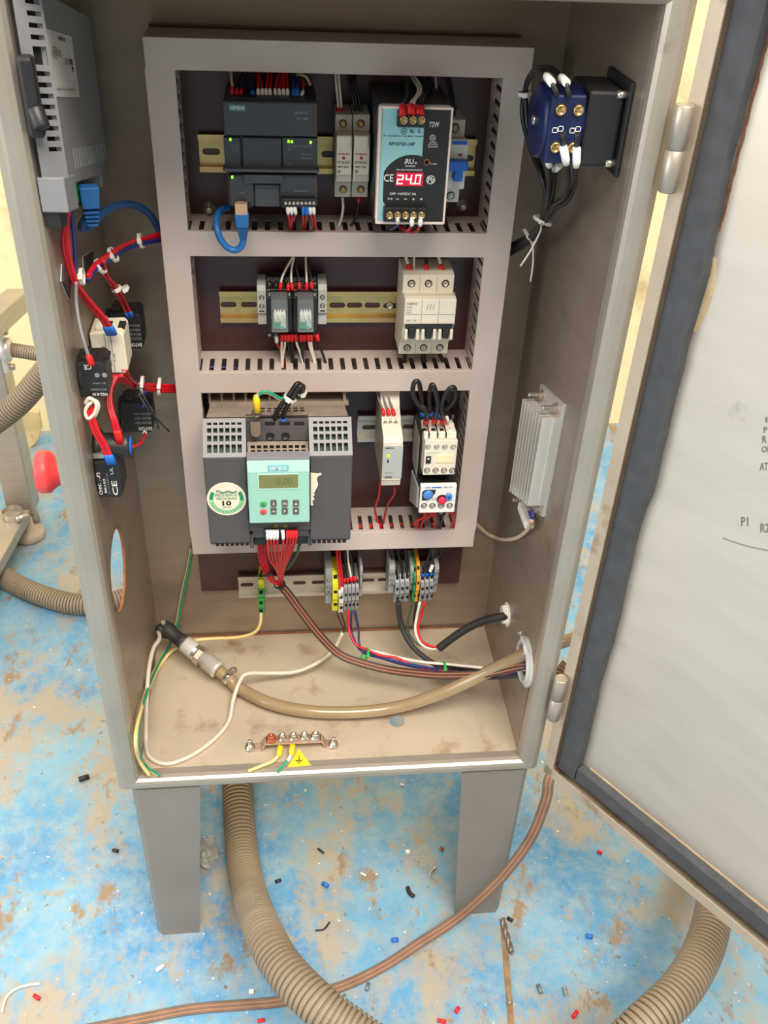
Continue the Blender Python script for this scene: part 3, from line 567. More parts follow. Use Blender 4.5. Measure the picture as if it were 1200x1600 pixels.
for n_, a, b in (('l', UL, uc0), ('r', uc1, UR)):
    m, h = MB(), MB(); A, B, C, Dn = V((a, vV, WV)), V((b, vV, WV)), V((b, vF + .0004, WF)), V((a, vF + .0004, WF))
    grille(m, h, A, B, C, Dn, cells(6, .10, .042), [0, .11, .17, .25, .37, .44, .59, .67, .88, 1], .008)
    nb = V((0, -.012, -.012)); m.quad(A, Dn, Dn + nb, A + nb); m.quad(B, B + nb, C + nb, C); m.quad(A, A + nb, B + nb, B)
    g = t.add('vent_grille', m, DRVL, 0); t.add('circuit_board', h, PCB, 0, g, 'green circuit board seen through the vents')
t.add('top_shelf', MB().prism('u', [(.02, vS - .03), (WV - .010, vV - .010), (WV - .002, vV + .0002), (WS, vS), (.02, vS)], UL + .003, UR - .003), DUST, .001, label='dusty grey top of the drive')
m = MB(); x0, x1 = L(327, 625, .05).x, L(421, 625, .05).x
for i in range(6): a = x0 + (x1 - x0) * i / 5; m.box(a - .0013, a + .0013, vS - .004, min(vS + .016, .4118 - t.O.z), .012, WS - .006)
t.add('top_comb', m.box(x0, L(545, 630, .05).x, vS - .002, vS + .002, .02, WS - .002), DUST, .0004)
t.add('top_post', MB().box(L(536, 630, .05).x, L(541, 630, .05).x, vS, min(vS + .014, .4118 - t.O.z), .02, WS - .003), DUST, .0006); t.add('top_wall', MB().box(L(421, 625, .03).x, L(536, 630, .03).x, vS - .002, .4118 - t.O.z, .003, .010), BLK)
# centre well: rear grid, deck with two round holes, front grid
uc = lambda px, w=.1: L(px, 680, w).x
m, h = MB(), MB(); a, b = uc(403), uc(481)
no_ = V((0, .0034, .0034)); A, B, C, Dn = V((a, vS - .001, WS + .001)) + no_, V((b, vS - .001, WS + .001)) + no_, V((b, vV + .001, WV - .001)) + no_, V((a, vV + .001, WV - .001)) + no_; grille(m, h, A, B, C, Dn, cells(7, .06, .05), [0, .22, .36, .50, .64, 1], .003, True); nb = -no_; m.quad(A, Dn, Dn + nb, A + nb); m.quad(B, B + nb, C + nb, C); m.quad(Dn, C, C + nb, Dn + nb); m.quad(A, A + nb, B + nb, B)
g = t.add('rear_terminal_grid', m, DUST); t.add('grid_cavity', h, HOLE_SHADE, 0, g)
m, h = MB(), MB()
va, vb_ = L(435, 671, .104).y, L(435, 690, .108).y
t.add('centre_deck', MB().prism('u', [(.06, vF - .002), (.124, vF - .002), (.0975, vb_ - .0005), (.107, vb_), (.1035, vV - .001), (WV - .01, vV - .001)], uc0 - .0002, uc1 + .0002), DRV, .0006)
for px in (422, 446):
    q = L(px, 682, .107); t.add('deck_hole', MB().lathe((q.x, q.y, .1045), (0, .1, 1), [(.0043, 0), (.0046, .0026), (.0038, .0030), (.0036, .0022), (.0001, .0022)], 18), BLK)
for px0, px1 in ((414, 430), (436, 453), (460, 476)):
    A, B = L(px0, 657.5, WV), L(px1, 661.5, WV); t.add('cable_slot', MB().box(A.x, B.x, B.y, A.y, WV - .004, WV + .0035), HOLE_SHADE, .0008)
A, B, C, Dn = L(386, 690, .1085), L(482, 689, .1085), L(482, 715, .137), L(388, 716, .137); m, h = MB(), MB()
grille(m, h, A, B, C, Dn, cells(9, .05, .035), [0, .24, .42, .52, .66, .74, .92, 1], .006, True); nb = V((0, -.004, -.008)); m.quad(A, Dn, Dn + nb, A + nb); m.quad(B, B + nb, C + nb, C)
g = t.add('front_terminal_grid', m, DUST); t.add('grid_cavity', h, HOLE_SHADE, 0, g)
t.pbox('grid_lip', DRVL, (385, 716, 484, 722.5), .128, .1405, .0006); t.pbox('keypad_bay', DRV, (386, 723, 483.5, 816), .1, .1388)
# keypad panel
WK = .143; kp = t.pbox('keypad', MINT, (385, 722, 484, 816), .1385, WK, .0012, label='mint green keypad with display and eight buttons')
t.pbox('keypad_band', MINTL, (386, 723, 483.4, 737), WK - .0004, WK + .0004, 0, kp); b_ = t.pbox('badge', TEAL, (418, 727.5, 451, 736), WK, WK + .0009, .0003, kp)
t.text('SIEMENS', (420.5, 729, 448.5, 734.6), WK + .001, WINK, kp); t.pbox('display_frame', MINTL, (402, 741, 467, 764), WK - .0004, WK + .0006, 0, kp); t.pbox('display', LCD, (404, 742.5, 466, 762), WK, WK + .0009, 0, kp)
t.text('0.00', (432, 747, 457, 757), WK + .00095, LCDT, kp)
for i, (px, py) in enumerate([(411.5, 787.5), (411.5, 799.5)]):
    q = L(px, py, WK); t.add('button', MB().lathe((q.x, q.y, WK - .001), (0, 0, 1), [(.0037, 0), (.0037, .0014), (.003, .0021), (.0001, .0022)], 20), mat('button_green' if not i else 'button_red', s(70, 170, 100) if not i else s(222, 84, 88), .45), 0, kp, 'round green start button' if not i else 'round red stop button')
    t.text('I' if not i else 'O', (410.4 if not i else 409.6, py - 2.2, 412.6 if not i else 413.4, py + 2.2), WK + .0013, mat('button_mark', s(60, 110, 80)) if not i else RINK, kp)
KEYM = mat('key_brown_grey', s(92, 84, 82), .5)
for px, py, tx in ((427.5, 787, '^'), (427.5, 799, 'jog'), (445, 787, 'FN'), (445, 799, 'P')) + ((462.5, 787, ''), (462.5, 799, '')):
    k = t.pbox('button', KEYM, (px - 4.8, py - 4.8, px + 4.8, py + 4.6), WK - .001, WK + .0014, .0006, kp)
    if tx: t.text(tx, (px - 3, py - 1.7, px + 3, py + 1.7) if len(tx) > 1 else (px - 1.6, py - 2.2, px + 1.6, py + 2.2), WK + .0016, PAPER, kp)
    else:
        A = L(px, py, WK + .0016); e, f = .0015, (.0014 if py < 790 else -.0014); t.add('arrow_mark', MB().add([(A.x - e, A.y - f, WK + .0016), (A.x + e, A.y - f, WK + .0016), (A.x, A.y + f, WK + .0016)], [(0, 1, 2)]), PAPER, 0, kp)
t.pbox('lower_centre', DRV, (388, 817, 485, 828), .11, WF - .002, .001); t.pbox('terminal_recess', BLK, (396, 826, 483, 850), .09, .118, .001)
t.pbox('terminal_bridge', DRV, (394, 826, 484, 838), .1, .127, .001)
ts = t.pbox('terminal_strip', BLK, (412, 826.5, 465, 834), .12, .1315, .0005)
for i in range(11): t.screw(415 + i * 4.75, 829.5, .1315, .0011, CHROME, ts)
for px in (431, 446.5):
    A = L(px, 821.5, WF - .0018); t.add('warning_triangle', MB().prism('w', [(A.x - .0027, A.y - .0016), (A.x + .0027, A.y - .0016), (A.x, A.y + .0026)], WF - .002, WF - .0014), mat('warning_yellow', s(150, 124, 30), .5))
for (xa, xb, y0, y1) in ((337, 391, 849.5, 853.5), (488, 543, 845.5, 849)):
    n = 7
    for i in range(n): t.pbox('vent_slot', HOLE_SHADE, (xa + (xb - xa) * i / n, y0 - i * .2, xa + (xb - xa) * (i + .72) / n, y1 - i * .2), WF - .004, WF + .0002)
t.pbox('foot', DRV, (390, 836, 397, 857), .09, .127, .001); t.pbox('foot', DRV, (481, 834, 487, 853), .09, .127, .001)
# earth strap, torn label, sticker
st = MB(); a, b = L(392, 676, .112).x, L(407.5, 676, .112).x; r = (b - a) / 2; va, vb2 = L(400, 645, .095).y, L(400, 677, .115).y
st.prism('w', [(a, va)] + [(a, vb2)] + [((a + b) / 2 + r * math.cos(k), vb2 + r * math.sin(k)) for k in [math.pi + math.pi * i / 10 for i in range(1, 10)]] + [(b, vb2), (b, va)], .112, .1145)
t.add('earth_strap', st, mat('dull_strap', s(150, 128, 110), .5, .5, .1), .0004, label='metal earth strap with round screw')
q = L(401, 644, .114); t.screw(0, 0, 0, .0052, mat('dull_screw', s(120, 108, 96), .4, .7), p=(q.x, q.y, .1145))
A = L(354, 779.5, WF); R_ = .0203; C3 = lambda r, k, w: (A.x + r * math.cos(k), A.y + r * math.sin(k) * 1.04, w)
sk = t.add('sticker', MB().prism('w', [C3(R_, math.tau * i / 40, 0)[:2] for i in range(40)], WF - .0002, WF + .0004), PAPER, label='round cream and green sticker')
def arc(r0, r1, a0, a1, m, n=14):
    b = MB()
    for i in range(n): k0, k1 = math.radians(a0 + (a1 - a0) * i / n), math.radians(a0 + (a1 - a0) * (i + 1) / n); b.quad(C3(r0, k0, WF + .0005), C3(r1, k0, WF + .0005), C3(r1, k1, WF + .0005), C3(r0, k1, WF + .0005))
    t.add('printed_arc', b, m, 0, sk)
arc(.0142, .0178, 148, 182, GINK2); arc(.0142, .0178, -8, 32, GINK2); arc(.0142, .0178, 183, 352, GINK3, 24); arc(.0138, .0142, 150, 390, GINK2, 30); arc(.0178, .0181, 183, 352, GINK2, 24)
K_ = lambda x, y: V((A.x + x, A.y + y, WF + .0006))
def stx(tx, x, y, w_, h_, m): TEXTS.append((tx, K_(x, y), V((w_, 0, 0)), V((0, h_, 0)), m, sk, 'lettering'))
stx('FRECUENCIA', -.0118, .0036, .0232, .0030, GINK2); stx('VELOCIDAD', -.0112, -.0006, .0222, .0030, GINK2); stx('10', -.0046, -.0084, .0094, .0064, INK); stx('años', -.0045, -.0112, .009, .0022, GINK)
for y0, amp, ph, m in ((.0096, .0018, 0, INK), (.0086, .0012, .6, GINK2)):
    b = MB(); b.tube([K_(-.0105 + .0215 * i / 24, y0 + amp * math.sin(i * .55 + ph) * (1.8 if i < 6 else .8) * .6) for i in range(25)], .00028, 5); t.add('printed_wave', b, m, 0, sk)
t.add('printed_wave', MB().box(A.x - .0105, A.x + .011, A.y + .0073, A.y + .0076, WF + .0004, WF + .0006), GINK2, 0, sk)
for i in range(16):
    k = math.radians(198 + 144 * i / 15); b = MB(); 
    b.quad(C3(.0152, k - .03, WF + .0007), C3(.0168, k - .03, WF + .0007), C3(.0168, k + .03, WF + .0007), C3(.0152, k + .03, WF + .0007)); t.add('rim_letter', b, GINK2, 0, sk)
tor = [(485.5, 739), (497, 740), (502, 739), (502, 742.5), (497, 744), (495, 748), (496, 753), (497, 757), (495.5, 762), (493, 765), (492, 769), (489.5, 770), (492, 773), (489, 776), (491.5, 780), (488, 783), (489.5, 789.5), (485.5, 790)]
t.ppoly('torn_label', PAPER, tor, WF - .0004, WF + .0005, label='torn white remnant of a label')
# ------------------------------------------------------------------ cream module, contactor, overload
t = T('monitoring_relay', 'narrow cream relay module with grey front plate and green light', 'relay module', P(607, 690, y=YP)); v = lambda py, w: t.vv(610, py, w)
wm = .090; u1 = t.uu(628.3, 715, wm); u0 = u1 - .0214
t.prof('body', CREAM, u0, u1, [(.004, v(757, wm - .004)), (wm - .003, v(761, wm)), (wm - .001, v(752, wm)), (wm, v(750, wm)), (wm, v(692, wm)), (wm - .003, v(684, wm - .002)), (.066, v(664, .068)), (.063, v(654, .064)), (.050, v(640, .052)), (.040, v(613, .042)), (.004, v(613, .04))], .0008)
t.pbox('front_plate', mat('plate_grey', s(178, 180, 180), .45), (600.5, 697, 627, 747), wm - .001, wm + .0006, .0002)
t.text('OMRON', (602, 699, 615, 701.5), wm + .0008, INK); t.text('RY', (604, 717, 607, 719), wm + .0008, GINK); t.text('K8AB', (601.5, 744, 612, 747), wm + .0008, INK); t.text('PHASE SEQUENCE', (601.5, 738, 614, 739.6), wm + .0008, GINK); t.text('PWR', (604, 708, 609, 710), wm + .0008, GINK)
led(t, 606.5, 712.5, wm + .0008, LEDG, 1.9, 2.3); led(t, 606.5, 721, wm + .0008, INK, 1, 2)
for x in (602, 610, 618):
    w = .0635; q = t.l(x, 660, w); t.add('screw_well', MB().lathe((q.x, q.y, w - .001), (0, -.2, 1), [(.0027, 0), (.0027, .0028)], 14), HOLE_SHADE); t.screw(0, 0, 0, .0021, CHROME, p=(q.x, q.y, w + .0016))
    t.text('L1' if x < 605 else 'L2' if x < 615 else 'L3', (x - 2, 652.5, x + 2, 655.5), .0648, GINK)
t = T('contactor', 'cream fronted contactor with black sides and three black wire loops on top', 'contactor', P(682, 700, y=YP)); v = lambda py, w: t.vv(685, py, w); wm = .092
u1 = t.uu(713.5, 710, wm); u0 = t.uu(663, 710, wm)
t.prof('body', BLK, u0 - .001, u1 + .0008, [(.004, v(742, .06)), (.074, v(744, .078)), (.074, v(690, .076)), (.058, v(668, .06)), (.050, v(656, .052)), (.004, v(656, .05))], .001)
t.prof('front', CREAM, u0, u1, [(.07, v(742, wm)), (wm, v(742, wm)), (wm, v(688, wm)), (.082, v(684, .083)), (.080, v(676, .081)), (.066, v(667, .068)), (.062, v(663, .064)), (.05, v(663, .06))], .0008, label='cream front')
t.add('side_label', MB().box(u0 - .0016, u0 - .0009, v(738, .05), v(676, .05), .02, .06), LGR)
for i, x in enumerate((663.5, 677, 690, 703)):
    for (py, w) in ((675, .0755), (697.5, wm), (735, wm)):
        q = t.l(x + (5 if py == 697.5 else 3.5 if py > 700 else 0), py, w)
        if i == 3 and py == 675: t.add('blank_cap', MB().cyl((q.x, q.y, w - .004), (q.x, q.y, w + .003), .0032), WHITE); continue
        t.add('screw_well', MB().cyl((q.x, q.y, w - .003), (q.x, q.y, w + (.002 if py == 675 else .0003)), .0034), HOLE_SHADE if py != 697.5 else LGR); t.screw(0, 0, 0, .0028, CHROME, p=(q.x, q.y, w + (.0012 if py == 675 else -.0005)))
    if i < 3: t.add('divider', MB().box(t.uu(x + 6.5, 675, .08) - .0005, t.uu(x + 6.5, 675, .08) + .0007, v(688, .085), v(664, .066), .06, .0848), BLK)
t.pbox('window', mat('window_cream', s(240, 222, 176), .4), (682, 711, 709, 723), wm - .001, wm + .0008, .0004); k = t.pbox('indicator', BLK, (666, 713.5, 673, 724.5), wm - .001, wm + .0012, .0004); t.pbox('indicator_mark', WINK, (668, 716, 671, 718), wm, wm + .0014, 0, k)
t.pbox('printed_line', LGR, (667, 706.8, 686, 708.4), wm - .0004, wm + .0002)
t = T('overload_relay', 'white and black overload relay with blue dial and red button, under the contactor', 'overload relay', P(682, 778, y=YP)); v = lambda py, w: t.vv(683, py, w); wm = .094
u0, u1 = t.uu(656, 780, wm), t.uu(712, 780, wm)
t.prof('body', BLK, u0, u1, [(.015, v(800, .06)), (wm - .003, v(799, wm)), (wm - .002, v(760, wm)), (.06, v(752, .078)), (.015, v(752, .07))], .001)
t.prof('front', WHITE, u0, u1, [(wm - .006, v(801, wm)), (wm, v(801, wm)), (wm, v(759, wm)), (wm - .006, v(758.5, wm))], .0008, label='white front')
t.add('side_plate', MB().prism('u', [(.03, v(796, .05)), (wm - .008, v(799, wm)), (wm - .01, v(770, wm)), (.03, v(748, .05))], u0 - .0018, u0 + .0002), LGR, .0005)
q = t.l(668, 773, wm); t.add('dial_recess', MB().prism('w', [(q.x - .0062, q.y - .0075), (q.x - .0062, q.y + .004), (q.x - .003, q.y + .0068), (q.x + .0092, q.y + .0068), (q.x + .008, q.y + .001), (q.x + .001, q.y - .0075)], wm - .001, wm + .0007), BLK, .0004)
t.add('dial', MB().lathe((q.x + .0006, q.y + .0006, wm), (0, 0, 1), [(.0058, 0), (.0058, .0022), (.005, .003), (.0001, .003)], 20), mat('dial_blue', s(72, 130, 200), .4), 0, label='round blue setting dial')
q = t.l(690.5, 780, wm); t.add('button_recess', MB().lathe((q.x, q.y, wm - .001), (0, 0, 1), [(.0062, 0), (.0062, .0014)], 18), INK); t.add('button', MB().lathe((q.x, q.y - .0006, wm), (0, 0, 1), [(.0045, 0), (.0045, .003), (.0038, .0038), (.0001, .004)], 18), mat('button_pink_red', s(232, 40, 76), .4), 0, label='round red reset button')
k = t.pbox('blue_button', mat('button_blue', s(48, 124, 210), .4), (697, 774, 706, 782), wm - .001, wm + .002, .0006)
t.text('+', (699.5, 775.5, 703.5, 780.5), wm + .0022, INK, k)
t.text('CHINT', (664, 760.5, 674, 762.8), wm + .0004, BLUE); t.text('NR2-25', (693, 760, 706, 762), wm + .0004, GINK); t.pbox('printed_line', BLUE, (675, 761.2, 690, 762.3), wm - .0004, wm + .0003); t.text('RESET', (676, 779, 683, 781.5), wm + .0004, GINK); t.text('STOP', (697, 770, 704, 772.5), wm + .0004, GINK)
for x in (662.5, 675.5, 689.5, 702.5):
    q = t.l(x, 790, wm); t.add('screw_well', MB().cyl((q.x, q.y, wm - .003), (q.x, q.y, wm + .0004), .0036), HOLE_SHADE); t.screw(0, 0, 0, .0028, CHROME, p=(q.x, q.y, wm - .0004))
# ------------------------------------------------------------------ terminal row
def terminal(label, x0, x1, y0, y1, m, wf=.045, holes=3, group=None, low=True):
    t = T('terminal_block', label, 'terminal block', P((x0 + x1) / 2, (y0 + y1) / 2, y=YP), group=group); xm = (x0 + x1) / 2; h = y1 - y0; v = lambda f, w: t.vv(xm, y0 + h * f, w)
    u0, u1 = t.uu(x0 + .25, (y0 + y1) / 2, wf), t.uu(x1 - .25, (y0 + y1) / 2, wf)
    t.prof('body', m, u0, u1, [(.004, v(1, wf - .01)), (wf - .014, v(1, wf - .012)), (wf - .006, v(.97, wf - .006)), (wf - .004, v(.74, wf - .003)), (wf, v(.7, wf)), (wf, v(.36, wf)), (wf - .004, v(.33, wf - .003)), (wf - .012, v(.03, wf - .012)), (wf - .014, v(0, wf - .014)), (.004, v(0, wf - .014))], .0005)
    for f, w in ((.17, wf - .0075), (.52, wf), (.82, wf - .0045))[:holes]:
        q = t.l(xm, y0 + h * f, w); a = (u1 - u0) * .3; t.add('clamp_hole', MB().box(q.x - a, q.x + a, q.y - .0022, q.y + .0022, w - .003, w + .0006), HOLE_SHADE, .0004)
    return t
terminal('single green and yellow earth terminal at the left end of the zinc rail', 403, 413, 920, 962, GRN, .044); 
t = terminal('yellow terminal sitting on top of the single green earth terminal', 403, 412.5, 897, 921, LIME, .035, 1)
endclamp('grey end clamp left of the yellow and green terminal in the middle of the rail', (508.5, 891, 519, 943), .043, MGR)
terminal('bright yellow and green earth terminal beside the left end clamp', 519.3, 529, 891, 956, LIME, .046)
terminal('beige terminal with a red wire, right of the bright yellow one', 529.3, 537.3, 905, 959, CREAM, .046)
for i in range(4): terminal('narrow grey terminal in the middle cluster (%s of 4, counting from the beige terminal)' % ('first', 'second', 'third', 'fourth')[i], 537.6 + i * 6, 543.4 + i * 6, 902 - i * .5, 955 - i * .5, MGR, .046, 3, 'grey terminals in the middle cluster')
endclamp('grey end clamp right of the four narrow grey terminals', (562, 887, 566.5, 932), .040, MGR)
endclamp('grey end clamp at the left of the right-hand terminal cluster', (607.5, 885, 617, 927), .040, MGR)
for i in range(3): terminal('grey terminal feeding the thick black cable (%s from its left end clamp)' % ('first', 'second', 'third')[i], 617.3 + i * 7.7, 624.8 + i * 7.7, 896 - i, 943 - i, MGR, .044, 3, 'grey terminals left of the green and orange one')
endclamp('grey divider plate between the black-wired terminals and green orange terminal', (640.5, 887, 646, 922), .040, MGR)
terminal('green half of the green and orange earth terminal', 646.3, 650.5, 880, 942, mat('terminal_green', s(30, 140, 84), .45), .045)
terminal('orange half of the green and orange earth terminal', 650.7, 656.5, 877, 942, mat('terminal_orange', s(232, 160, 46), .45), .045)
for i in range(3): terminal('grey terminal with blue ferrule right of the orange one (%s from it)' % ('first', 'second', 'third')[i], 656.8 + i * 7.1, 663.6 + i * 7.1, 897 - i, 941 - i, MGR, .044, 3, 'grey terminals right of the orange one')
endclamp('grey end clamp closing the right end of the terminal row', (678.3, 884, 685, 926), .040, MGR)
# ------------------------------------------------------------------ left wall
t = T('operator_panel', 'grey back of a touch panel mounted high in the left cabinet wall', 'panel', (0, -.13, .72), 'left'); wp = .018
y = lambda px, py: t.l(px, py, wp)
def skew(m):                                    # the panel hangs askew: its far edge sits lower than its near edge
    for p in m.v: p.y -= .24 * (p.x + .12)
    return m
def hp(name, m, pts, w0, w1, bev=.001, parent=None, label=None): return t.add(name, skew(MB().prism('w', [(a - t.O.y, b - t.O.z) for a, b in pts], w0, w1)), m, bev, parent, label)
hp('housing', HMIG, [(-.222, .683), (-.034, .683), (-.034, .815), (-.222, .815)], .0, .018, .0015)
m, h = MB(), MB(); A, B, C, Dn = [V((a - t.O.y, b - t.O.z, w)) for a, b, w in ((-.2385, .812, .004), (-.222, .812, .0195), (-.222, .690, .0195), (-.2385, .690, .004))]
vs = [0]
for i in range(13):
    if i == 5: vs[-1] += .07
    vs += [vs[-1] + .034 if i else .034]; vs += [vs[-1] + .026]
vs = [x / max(1, vs[-1] + .1) for x in vs]; vs.append(1)
grille(m, h, A, B, C, Dn, [0, .42, .9, 1], vs, .004)
for q in ((A, B), (C, Dn)): m.quad(q[0], q[1], q[1] - V((0, 0, .003)), q[0] - V((0, 0, .003)))
m.box(-.0925, -.0915, -.030, .092, .0, .0193)
g = t.add('side_vents', skew(m), HMIG, 0, None, 'chamfered edge with a row of vent slots'); t.add('vent_dark', skew(h), HOLE_SHADE, 0, g)
hp('lower_step', HMIG, [(-.2385, .664), (-.20, .664), (-.20, .690), (-.2385, .690)], .0, .0195, .001)
hp('connector_bay', HMIG, [(-.075, .672), (-.042, .672), (-.042, .690), (-.075, .690)], .0, .0175, .001)
lab = [t.l(*p, wp) for p in ((69, 44), (111, 57), (124, 152), (86, 151))]
lb = t.add('type_label', MB().prism('w', [(p.x, p.y) for p in lab], wp - .001, wp + .0004), mat('label_silver', s(196, 196, 192), .5), 0, None, 'silver type label with fine print')
def on(a, b, w=wp + .0006): return (lab[0].lerp(lab[1], a)).lerp(lab[3].lerp(lab[2], a), b).to_2d().to_3d() + V((0, 0, w))
def lt(tx, a0, b0, a1, b1, m=INK): o = on(a0, b1); TEXTS.append((tx, o, on(a1, b1) - o, on(a0, b0) - o, m, lb, 'lettering'))
lt('SIEMENS', .42, .06, .7, .12); lt('SIMATIC HMI', .15, .24, .3, .27)
for i in range(6): lt('6AV2 124-0GC01' if i % 2 else '24V DC 0.75A', .15 if i < 3 else .55, .28 + i * .035, .45 if i < 3 else .9, .305 + i * .035)
lt('CE', .1, .3, .28, .42, GINK); lt('UL', .75, .38, .88, .46, INK); lt('MADE IN PRC', .1, .86, .85, .9, GINK); lt('!', .8, .5, .88, .58)
for i in range(13): 
    p, q = y(114 + i * 4, 232 - i * .7), y(118 + i * 4, 264 - i * 1.3); t.add('raised_rib', MB().box(p.x - .0012, p.x + .0012, q.y, p.y, wp - .001, wp + .0008), HMIG)
t.add('mounting_clip', MB().box(-.116, -.104, -.004, .05, .001, .012), BLK, .003); t.add('clip_knob', MB().cyl((-.112, .016, .008), (-.118, .004, .012), .006), BLK, .001)
for (a, b, w_, mm, nm) in ((-.095, .664, .014, BLK, 'socket'), (-.18, .672, .015, GRN, 'green_connector'), (-.225, .658, .012, BLK, 'socket')): t.add(nm, skew(MB().box(a - .011 - t.O.y, a + .011 - t.O.y, b - t.O.z - .006, b + .012 - t.O.z, 0, w_)), mm, .001)
for (c, lbl) in (([(96, 414), (108, 440), (106, 466), (95, 440)], 'black legend plate near the front of the left wall'), ([(129, 402), (143, 392), (143, 430), (131, 436)], 'black legend plate deeper along the left wall')):
    pts = [P(*p, x=.0005) for p in c]; o = sum(pts, V()) / 4; k = T('legend_plate', lbl, 'plate', o, 'left')
    k.add('plate', MB().prism('w', [k.loc(p)[:2] for p in pts], 0, .002), BLK, .0004)
    k.add('plate_edge', MB().prism('w', [(q_.x * 1.06, q_.y * 1.06) for q_ in (k.loc(p) for p in pts)], -.0003, .0006), LGR)
def block_x(name, label, cat, rect_, y0, dep, m, group=None, slant=0):   # contact block: outline seen from the front, standing out of the left wall
    x0, y0p, x1, y1p = rect_; a, b = P(x0, y0p, y=y0), P(x1, y1p, y=y0); c = P((x0 + x1) / 2, (y0p + y1p) / 2, y=y0); t = T(name, label, cat, (0, y0 + dep / 2, c.z), 'left', group)
    w1 = b.x; w0 = min(a.x, .012); h = (a.z - b.z) / 2; t.h = h; t.w0 = w0; t.w1 = w1; t.dep = dep
    t.add('body', MB().prism('u', [(w0, -h * .95), (w1 - .003, -h), (w1, -h * .85), (w1, h * .85), (w1 - .003, h), (w0, h * .95)], -dep / 2, dep / 2), m, .0012)
    t.add('stem', MB().lathe((0, 0, 0), (0, 0, 1), [(.0125, 0), (.0125, w0 + .002)], 20), BLK); t.add('clamp_nut', MB().lathe((0, 0, 0), (0, 0, 1), [(.017, 0), (.017, .004), (.0135, .005)], 20), BLK)
    for e in (-.5, .5): t.add('terminal_notch', MB().box(-dep * .2, dep * .2, h - .002, h + .0006, w1 * .62 + e * .012, w1 * .62 + e * .012 + .006), HOLE_SHADE)
    t.add('latch', MB().box(-dep * .35, dep * .35, h - .0005, h + .0035, w1 * .2, w1 * .45), m, .0008)
    return t
def side(t, tx, a, b, w_, h_, m, rot=0):          # lettering on the face towards the front opening (local -u)
    u = -t.dep / 2 - .0003; w, v = t.w0 + (t.w1 - t.w0) * a, -t.h + 2 * t.h * b; W_, H_ = (t.w1 - t.w0), 2 * t.h
    if rot == 0: ex, ey = V((0, 0, w_ * W_)), V((0, h_ * H_, 0))
    elif rot == 90: ex, ey = V((0, h_ * H_, 0)), V((0, 0, -w_ * W_))
    else: ex, ey = V((0, 0, -w_ * W_)), V((0, -h_ * H_, 0))
    TEXTS.append((tx, V((u, v, w)), ex, ey, m, t.root, 'lettering'))
t = block_x('contact_block', 'black contact block with white print behind the cream one, two blue ferrules on top', 'contact block', (170, 490, 225, 546), -.062, .03, BLK)
side(t, 'EATON', .95, .18, .4, .1, WINK, 180)
for i in range(4): side(t, 'M22-K10 600V', .95, .34 + i * .12, .55, .07, GINK, 180)
t = block_x('contact_block', 'cream contact block, the only pale one on the left wall', 'contact block', (139, 520, 201, 584), -.15, .034, CREAM)
side(t, 'MOELLER', .42, .2, .1, .5, GINK, 90); side(t, 'M22-CK11', .56, .2, .07, .5, GINK, 90); side(t, 'CE', .68, .3, .08, .2, GINK, 90)
for i in (.45, .62): t.add('module_gap', MB().box(-t.dep / 2 - .0004, t.dep / 2 + .0004, -t.h * .95, t.h * .95, t.w1 * i, t.w1 * i + .0007), GINK)
t = block_x('contact_block', 'black contact block at the left edge below the cream one', 'contact block', (116, 567, 171, 622), -.215, .03, BLK)
side(t, 'M22-K10', .95, .15, .5, .08, WINK, 180); side(t, 'MADE IN GERMANY', .95, .28, .55, .06, GINK, 180); side(t, 'CE', .55, .94, .25, .13, WINK, 180); side(t, 'IEC 60947', .95, .45, .45, .05, GINK, 180)
for i in (.36, .62): t.add('print_patch', MB().lathe((-t.dep / 2, t.h * .3, t.w1 * i + .008), (-1, 0, 0), [(.0022, 0), (.0022, .0003)], 12), GINK)
t = block_x('contact_block', 'black contact block near the back corner, above the blue capped cylinder', 'contact block', (187, 630, 240, 676), -.058, .03, BLK)
side(t, 'EATON', .97, .2, .45, .12, WINK, 180)
for i in range(3): side(t, 'M22-K01 300V', .97, .38 + i * .15, .55, .08, GINK, 180)
t = T('wall_buzzer', 'black cylinder with a blue end cap on the left wall', 'buzzer', (0, -.19, P(150, 697, y=-.19).z), 'left'); ln = P(206, 697, y=-.19).x  # a buzzer housing with a blue end cap, gives no light
t.add('body', MB().lathe((0, 0, 0), (0, 0, 1), [(.016, 0), (.016, .006), (.0125, .008), (.0125, ln - .003), (.0115, ln - .001), (.009, ln - .001)], 24), BLK); t.add('blue_cap', MB().lathe((0, 0, ln - .002), (0, 0, 1), [(.0092, 0), (.0092, .0015), (.0001, .0022)], 20), BLUE, 0, None, 'blue end cap')
t = block_x('emergency_stop', 'emergency stop: red mushroom outside the left wall, black printed block inside', 'emergency stop', (146, 722, 193, 778), -.212, .032, BLK)
side(t, 'CHNT NP2', .18, .1, .14, .62, WINK, 90); side(t, 'BE102', .36, .15, .09, .4, WINK, 90); side(t, 'AC-15 240V 3A', .5, .1, .08, .6, GINK, 90); side(t, 'CE', .82, .08, .22, .4, WINK, 90); side(t, 'UL', .74, .66, .13, .2, WINK, 90)
t.add('metal_clip', MB().box(-.012, .006, t.h, t.h + .006, 0, .016), CHROME, .001)
hx = -P(68, 750, y=-.21).x; zz = P(68, 750, y=-.21).z - t.O.z
t.add('collar', MB().lathe((0, zz * .5, -.0265), (0, 0, -1), [(.016, -.026), (.016, 0), (.012, .001)], 24), REDK)
t.add('mushroom_head', MB().lathe((0, zz, -.02), (0, 0, -1), [(.0125, -.01), (.0125, hx - .038), (.0135, hx - .031), (.0175, hx - .026), (.0203, hx - .0235), (.0205, hx - .021), (.0205, hx - .0150), (.0193, hx - .0130), (.016, hx - .0125), (.010, hx - .0110), (.0001, hx - .0105)], 36), REDK, 0, None, 'red mushroom push head')
